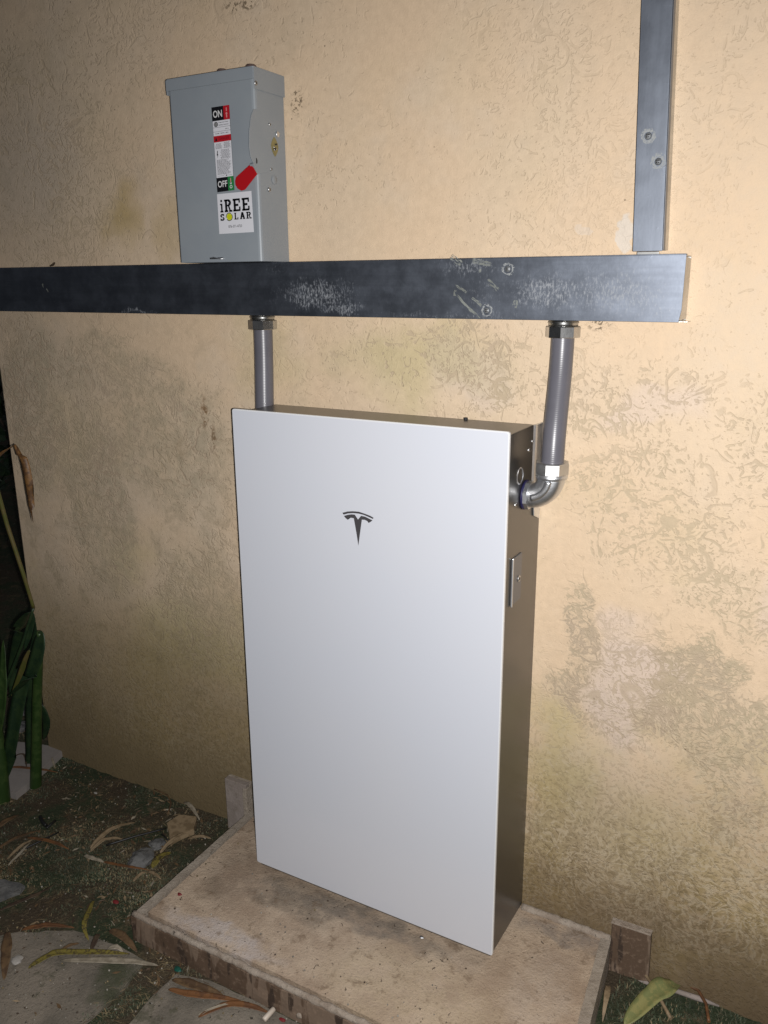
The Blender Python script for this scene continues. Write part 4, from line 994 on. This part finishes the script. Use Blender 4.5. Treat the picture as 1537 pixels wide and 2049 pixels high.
o = cover('straw_litter', 5200, [M['straw'], M['l_brown'], M['l_pale']], .010, .034, .0006, (-.05, .35), (-1.1, .25, -.85, .02), d2, 7, lambda x, y: (.6, .4, .06)); o['label'] = 'dry straw and fibres strewn over the moss and in the slab joint'
b = MB(); random.seed(19)
k = 0
while k < 900:
    x, y = random.uniform(-1.15, .3), random.uniform(-.85, -.01)
    if PL0 - .01 < x < PR0 + .05 and y > PF - .01: continue
    sl = in_poly(x, y, SLAB1) or in_poly(x, y, SLAB2)
    if sl and random.random() > .25: continue
    if noise.noise(Vector((x * 6, y * 6, 4))) + random.uniform(-.2, .4) < 0: continue
    z = (-.0862 if sl else ground_h(x, y) + random.uniform(.001, .006)); a = random.uniform(0, 6.28); L = random.uniform(.003, .014); W_ = random.uniform(.0015, .004)
    d = Vector((math.cos(a), math.sin(a), random.uniform(-.2, .3))); s_ = Vector((-math.sin(a), math.cos(a), random.uniform(-.4, .4))); p = Vector((x, y, z))
    q = [p - d * L, p - d * L * .2 + s_ * W_ + Vector((0, 0, .0012)), p + d * L, p + d * L * .1 - s_ * W_]
    for v in q: v.z = max(v.z, z)
    b.bm.faces.new([b.bm.verts.new(v) for v in q]).material_index = random.choices((0, 1, 2, 3), (.4, .3, .2, .1))[0]; k += 1
o = b.build('leaf_litter', [M['l_brown'], M['l_dark'], M['l_tan'], M['l_pale']], fix=False); o['kind'] = 'stuff'; o['label'] = 'crumbled leaf litter over moss and slabs'
b = MB(); random.seed(9)
for k in range(1700):
    x, y = random.uniform(-1.2, .6), random.uniform(-.85, -.01)
    onpad = PL0 + .02 < x < PR0 and y > PF + .02
    if onpad and (random.random() > .35): continue
    sl = in_poly(x, y, SLAB1) or in_poly(x, y, SLAB2)
    z = PZ if onpad else -.0865 if sl else ground_h(x, y)
    r = random.uniform(.0007, .0026); m = bmesh.new(); bmesh.ops.create_icosphere(m, subdivisions=1, radius=r)
    for v in m.verts: v.co = v.co * (1 + .5 * noise.noise(v.co * 900 + Vector((k, 0, 0))))
    b.merge(m, random.choice((0, 0, 1, 2)), Matrix.Translation((x, y, z + r * .3)))
o = b.build('grit', [M['pebble'], M['l_dark'], M['straw']], fix=False); o['kind'] = 'stuff'; o['label'] = 'scattered grit and soil crumbs on slabs and soil'

# ================================================================== the plant by the wall corner
pl = thing('broadleaf_plant', 'tall green cane plant with one hanging dry leaf beside the wall corner', 'plant', (-.86, -.17, -.095))
def cane(pts, radii, mat, name='stem'):
    P = [Vector(p) for p in pts]; Q = []; RR = []
    for i in range(len(P) - 1):
        for k in range(8): Q.append(P[i].lerp(P[i + 1], k / 8)); RR.append(radii[i] + (radii[i + 1] - radii[i]) * k / 8)
    Q.append(P[-1]); RR.append(radii[-1])
    b = MB(); b.tube(Q, RR, 14); return inv(pl, b.build(name, mat, pl))
cane([(-0.8691,-0.1500,-0.1082), (-0.8326,-0.1550,0.0399), (-0.7871,-0.1650,0.2175), (-0.7379,-0.1800,0.3583), (-0.7057,-0.1900,0.4502)], [.0175, .0150, .0135, .0120, .007], M['p_green'])
cane([(-0.8958,-0.2450,-0.1107), (-0.8752,-0.2450,0.0274), (-0.8667,-0.2450,0.1571), (-0.8533,-0.2500,0.3165)], [.0245, .0185, .0150, .0130], M['p_green'])
cane([(-0.7040,-0.2000,0.5244), (-0.6999,-0.2200,0.6239), (-0.7116,-0.2400,0.7624), (-0.7087,-0.2600,0.8839), (-0.7337,-0.2800,1.0827)], [.0042, .0050, .0052, .0055, .004], M['p_stalk'], 'leaf_stalk')
cane([(-0.7040,-0.2000,0.5244), (-0.7576,-0.2100,0.4106), (-0.8218,-0.2200,0.2957), (-0.8790,-0.2300,0.1856)], [.0035, .0042, .0048, .005], M['p_dark'], 'leaf_stalk')
def pleaf(pts, wd, mat, curl=.2, tw=0.0): return blade(pts, wd, mat, name='leaf', parent=pl, lift=0, curl=curl, twist=tw)
pleaf([(-0.6967,-0.1900,0.4564), (-0.7122,-0.2000,0.3872), (-0.7540,-0.2100,0.3076), (-0.8330,-0.2200,0.2379)], .050, M['p_dark'], .15, .3)
pleaf([(-0.7428,-0.2000,0.3951), (-0.7718,-0.2100,0.3333), (-0.8184,-0.2200,0.2477)], .022, M['p_stalk'], .15)
pleaf([(-0.8225,-0.1800,0.2312), (-0.8607,-0.1900,0.1631), (-0.8902,-0.2000,0.0764)], .034, M['p_dark'], .25, .4)
pleaf([(-0.7376,-0.1800,0.4978), (-0.7553,-0.1800,0.4433), (-0.7779,-0.1900,0.3833)], .022, M['p_dark'], .2)
pleaf([(-0.9239,-0.2400,-0.1063), (-0.8421,-0.2300,0.0772), (-0.8002,-0.2100,0.2353), (-0.7552,-0.1900,0.3734), (-0.7169,-0.1900,0.4768)], .045, M['p_dark'], .3, -.3)
pleaf([(-0.8969,-0.3000,0.0034), (-0.8142,-0.2800,0.1738), (-0.7876,-0.2600,0.3069), (-0.7901,-0.2400,0.4301)], .045, M['p_green'], .3, .2)
pleaf([(-0.9630,-0.1000,-0.1324), (-0.9366,-0.0900,0.0091), (-0.9349,-0.0800,0.1398), (-0.9146,-0.1000,0.2845)], .045, M['p_dark'], .3, .2)
pleaf([(-0.7774,-0.1600,0.4828), (-0.8583,-0.1400,0.4067), (-0.9423,-0.1200,0.2706), (-0.9689,-0.1200,0.1665)], .040, M['p_dark'], .3, .3)
pleaf([(-0.8320,-0.1200,0.1688), (-0.8392,-0.1100,0.0968), (-0.8710,-0.1000,0.0330)], .030, M['p_dark'], .2)
pleaf([(-0.8079,-0.2600,0.8731), (-0.7105,-0.2600,0.9216), (-0.6567,-0.2600,0.9579), (-0.6106,-0.2600,0.9803)], .024, M['p_brown'], .4, .4)
pleaf([(-0.6140,-0.2600,0.9812), (-0.5971,-0.2580,0.9509), (-0.5913,-0.2550,0.8957), (-0.5960,-0.2500,0.8442), (-0.5954,-0.2500,0.7861)], .022, M['p_brown'], .5, .6)
# ---- dim shrubs beyond the corner, out of reach of most of the flash
def shrub(name, c, r, n, label, seed):
    random.seed(seed); t = thing(name, label, 'shrub', (c[0], c[1], -.095), 'dark shrubs beyond the wall corner')
    b = MB()
    for k in range(n):
        a, e = random.uniform(0, 6.28), random.uniform(-.4, 1.4); rr = r * random.uniform(.3, 1)
        p = Vector((c[0] + rr * math.cos(a) * math.cos(e), c[1] + rr * math.sin(a) * math.cos(e), c[2] + rr * math.sin(e) * 1.2))
        d = Vector((random.gauss(0, 1), random.gauss(0, 1), random.gauss(-.3, .7))).normalized(); s_ = d.cross(Vector((random.gauss(0, 1), random.gauss(0, 1), random.gauss(0, 1)))).normalized()
        L = random.uniform(.05, .12); W_ = L * .22
        b.bm.faces.new([b.bm.verts.new(q) for q in (p, p + d * L * .4 + s_ * W_, p + d * L, p + d * L * .4 - s_ * W_)])
    inv(t, b.build('foliage', M['p_dark'], t, fix=False))
    b = MB()
    for k in range(7):
        a = random.uniform(0, 6.28); b.tube([(c[0], c[1], -.12), (c[0] + .3 * r * math.cos(a), c[1] + .3 * r * math.sin(a), c[2] * .6), (c[0] + .7 * r * math.cos(a), c[1] + .7 * r * math.sin(a), c[2] + .4 * r)], [.014, .010, .005], 7)
    inv(t, b.build('stem', M['l_dark'], t))
shrub('shrub', (-2.6, 1.6, .55), .75, 1500, 'dark leafy shrub deep in the night beyond the corner, lower and nearer', 31)
shrub('shrub', (-3.9, 3.0, 1.0), 1.2, 1800, 'dark leafy shrub farthest back beyond the corner', 32)
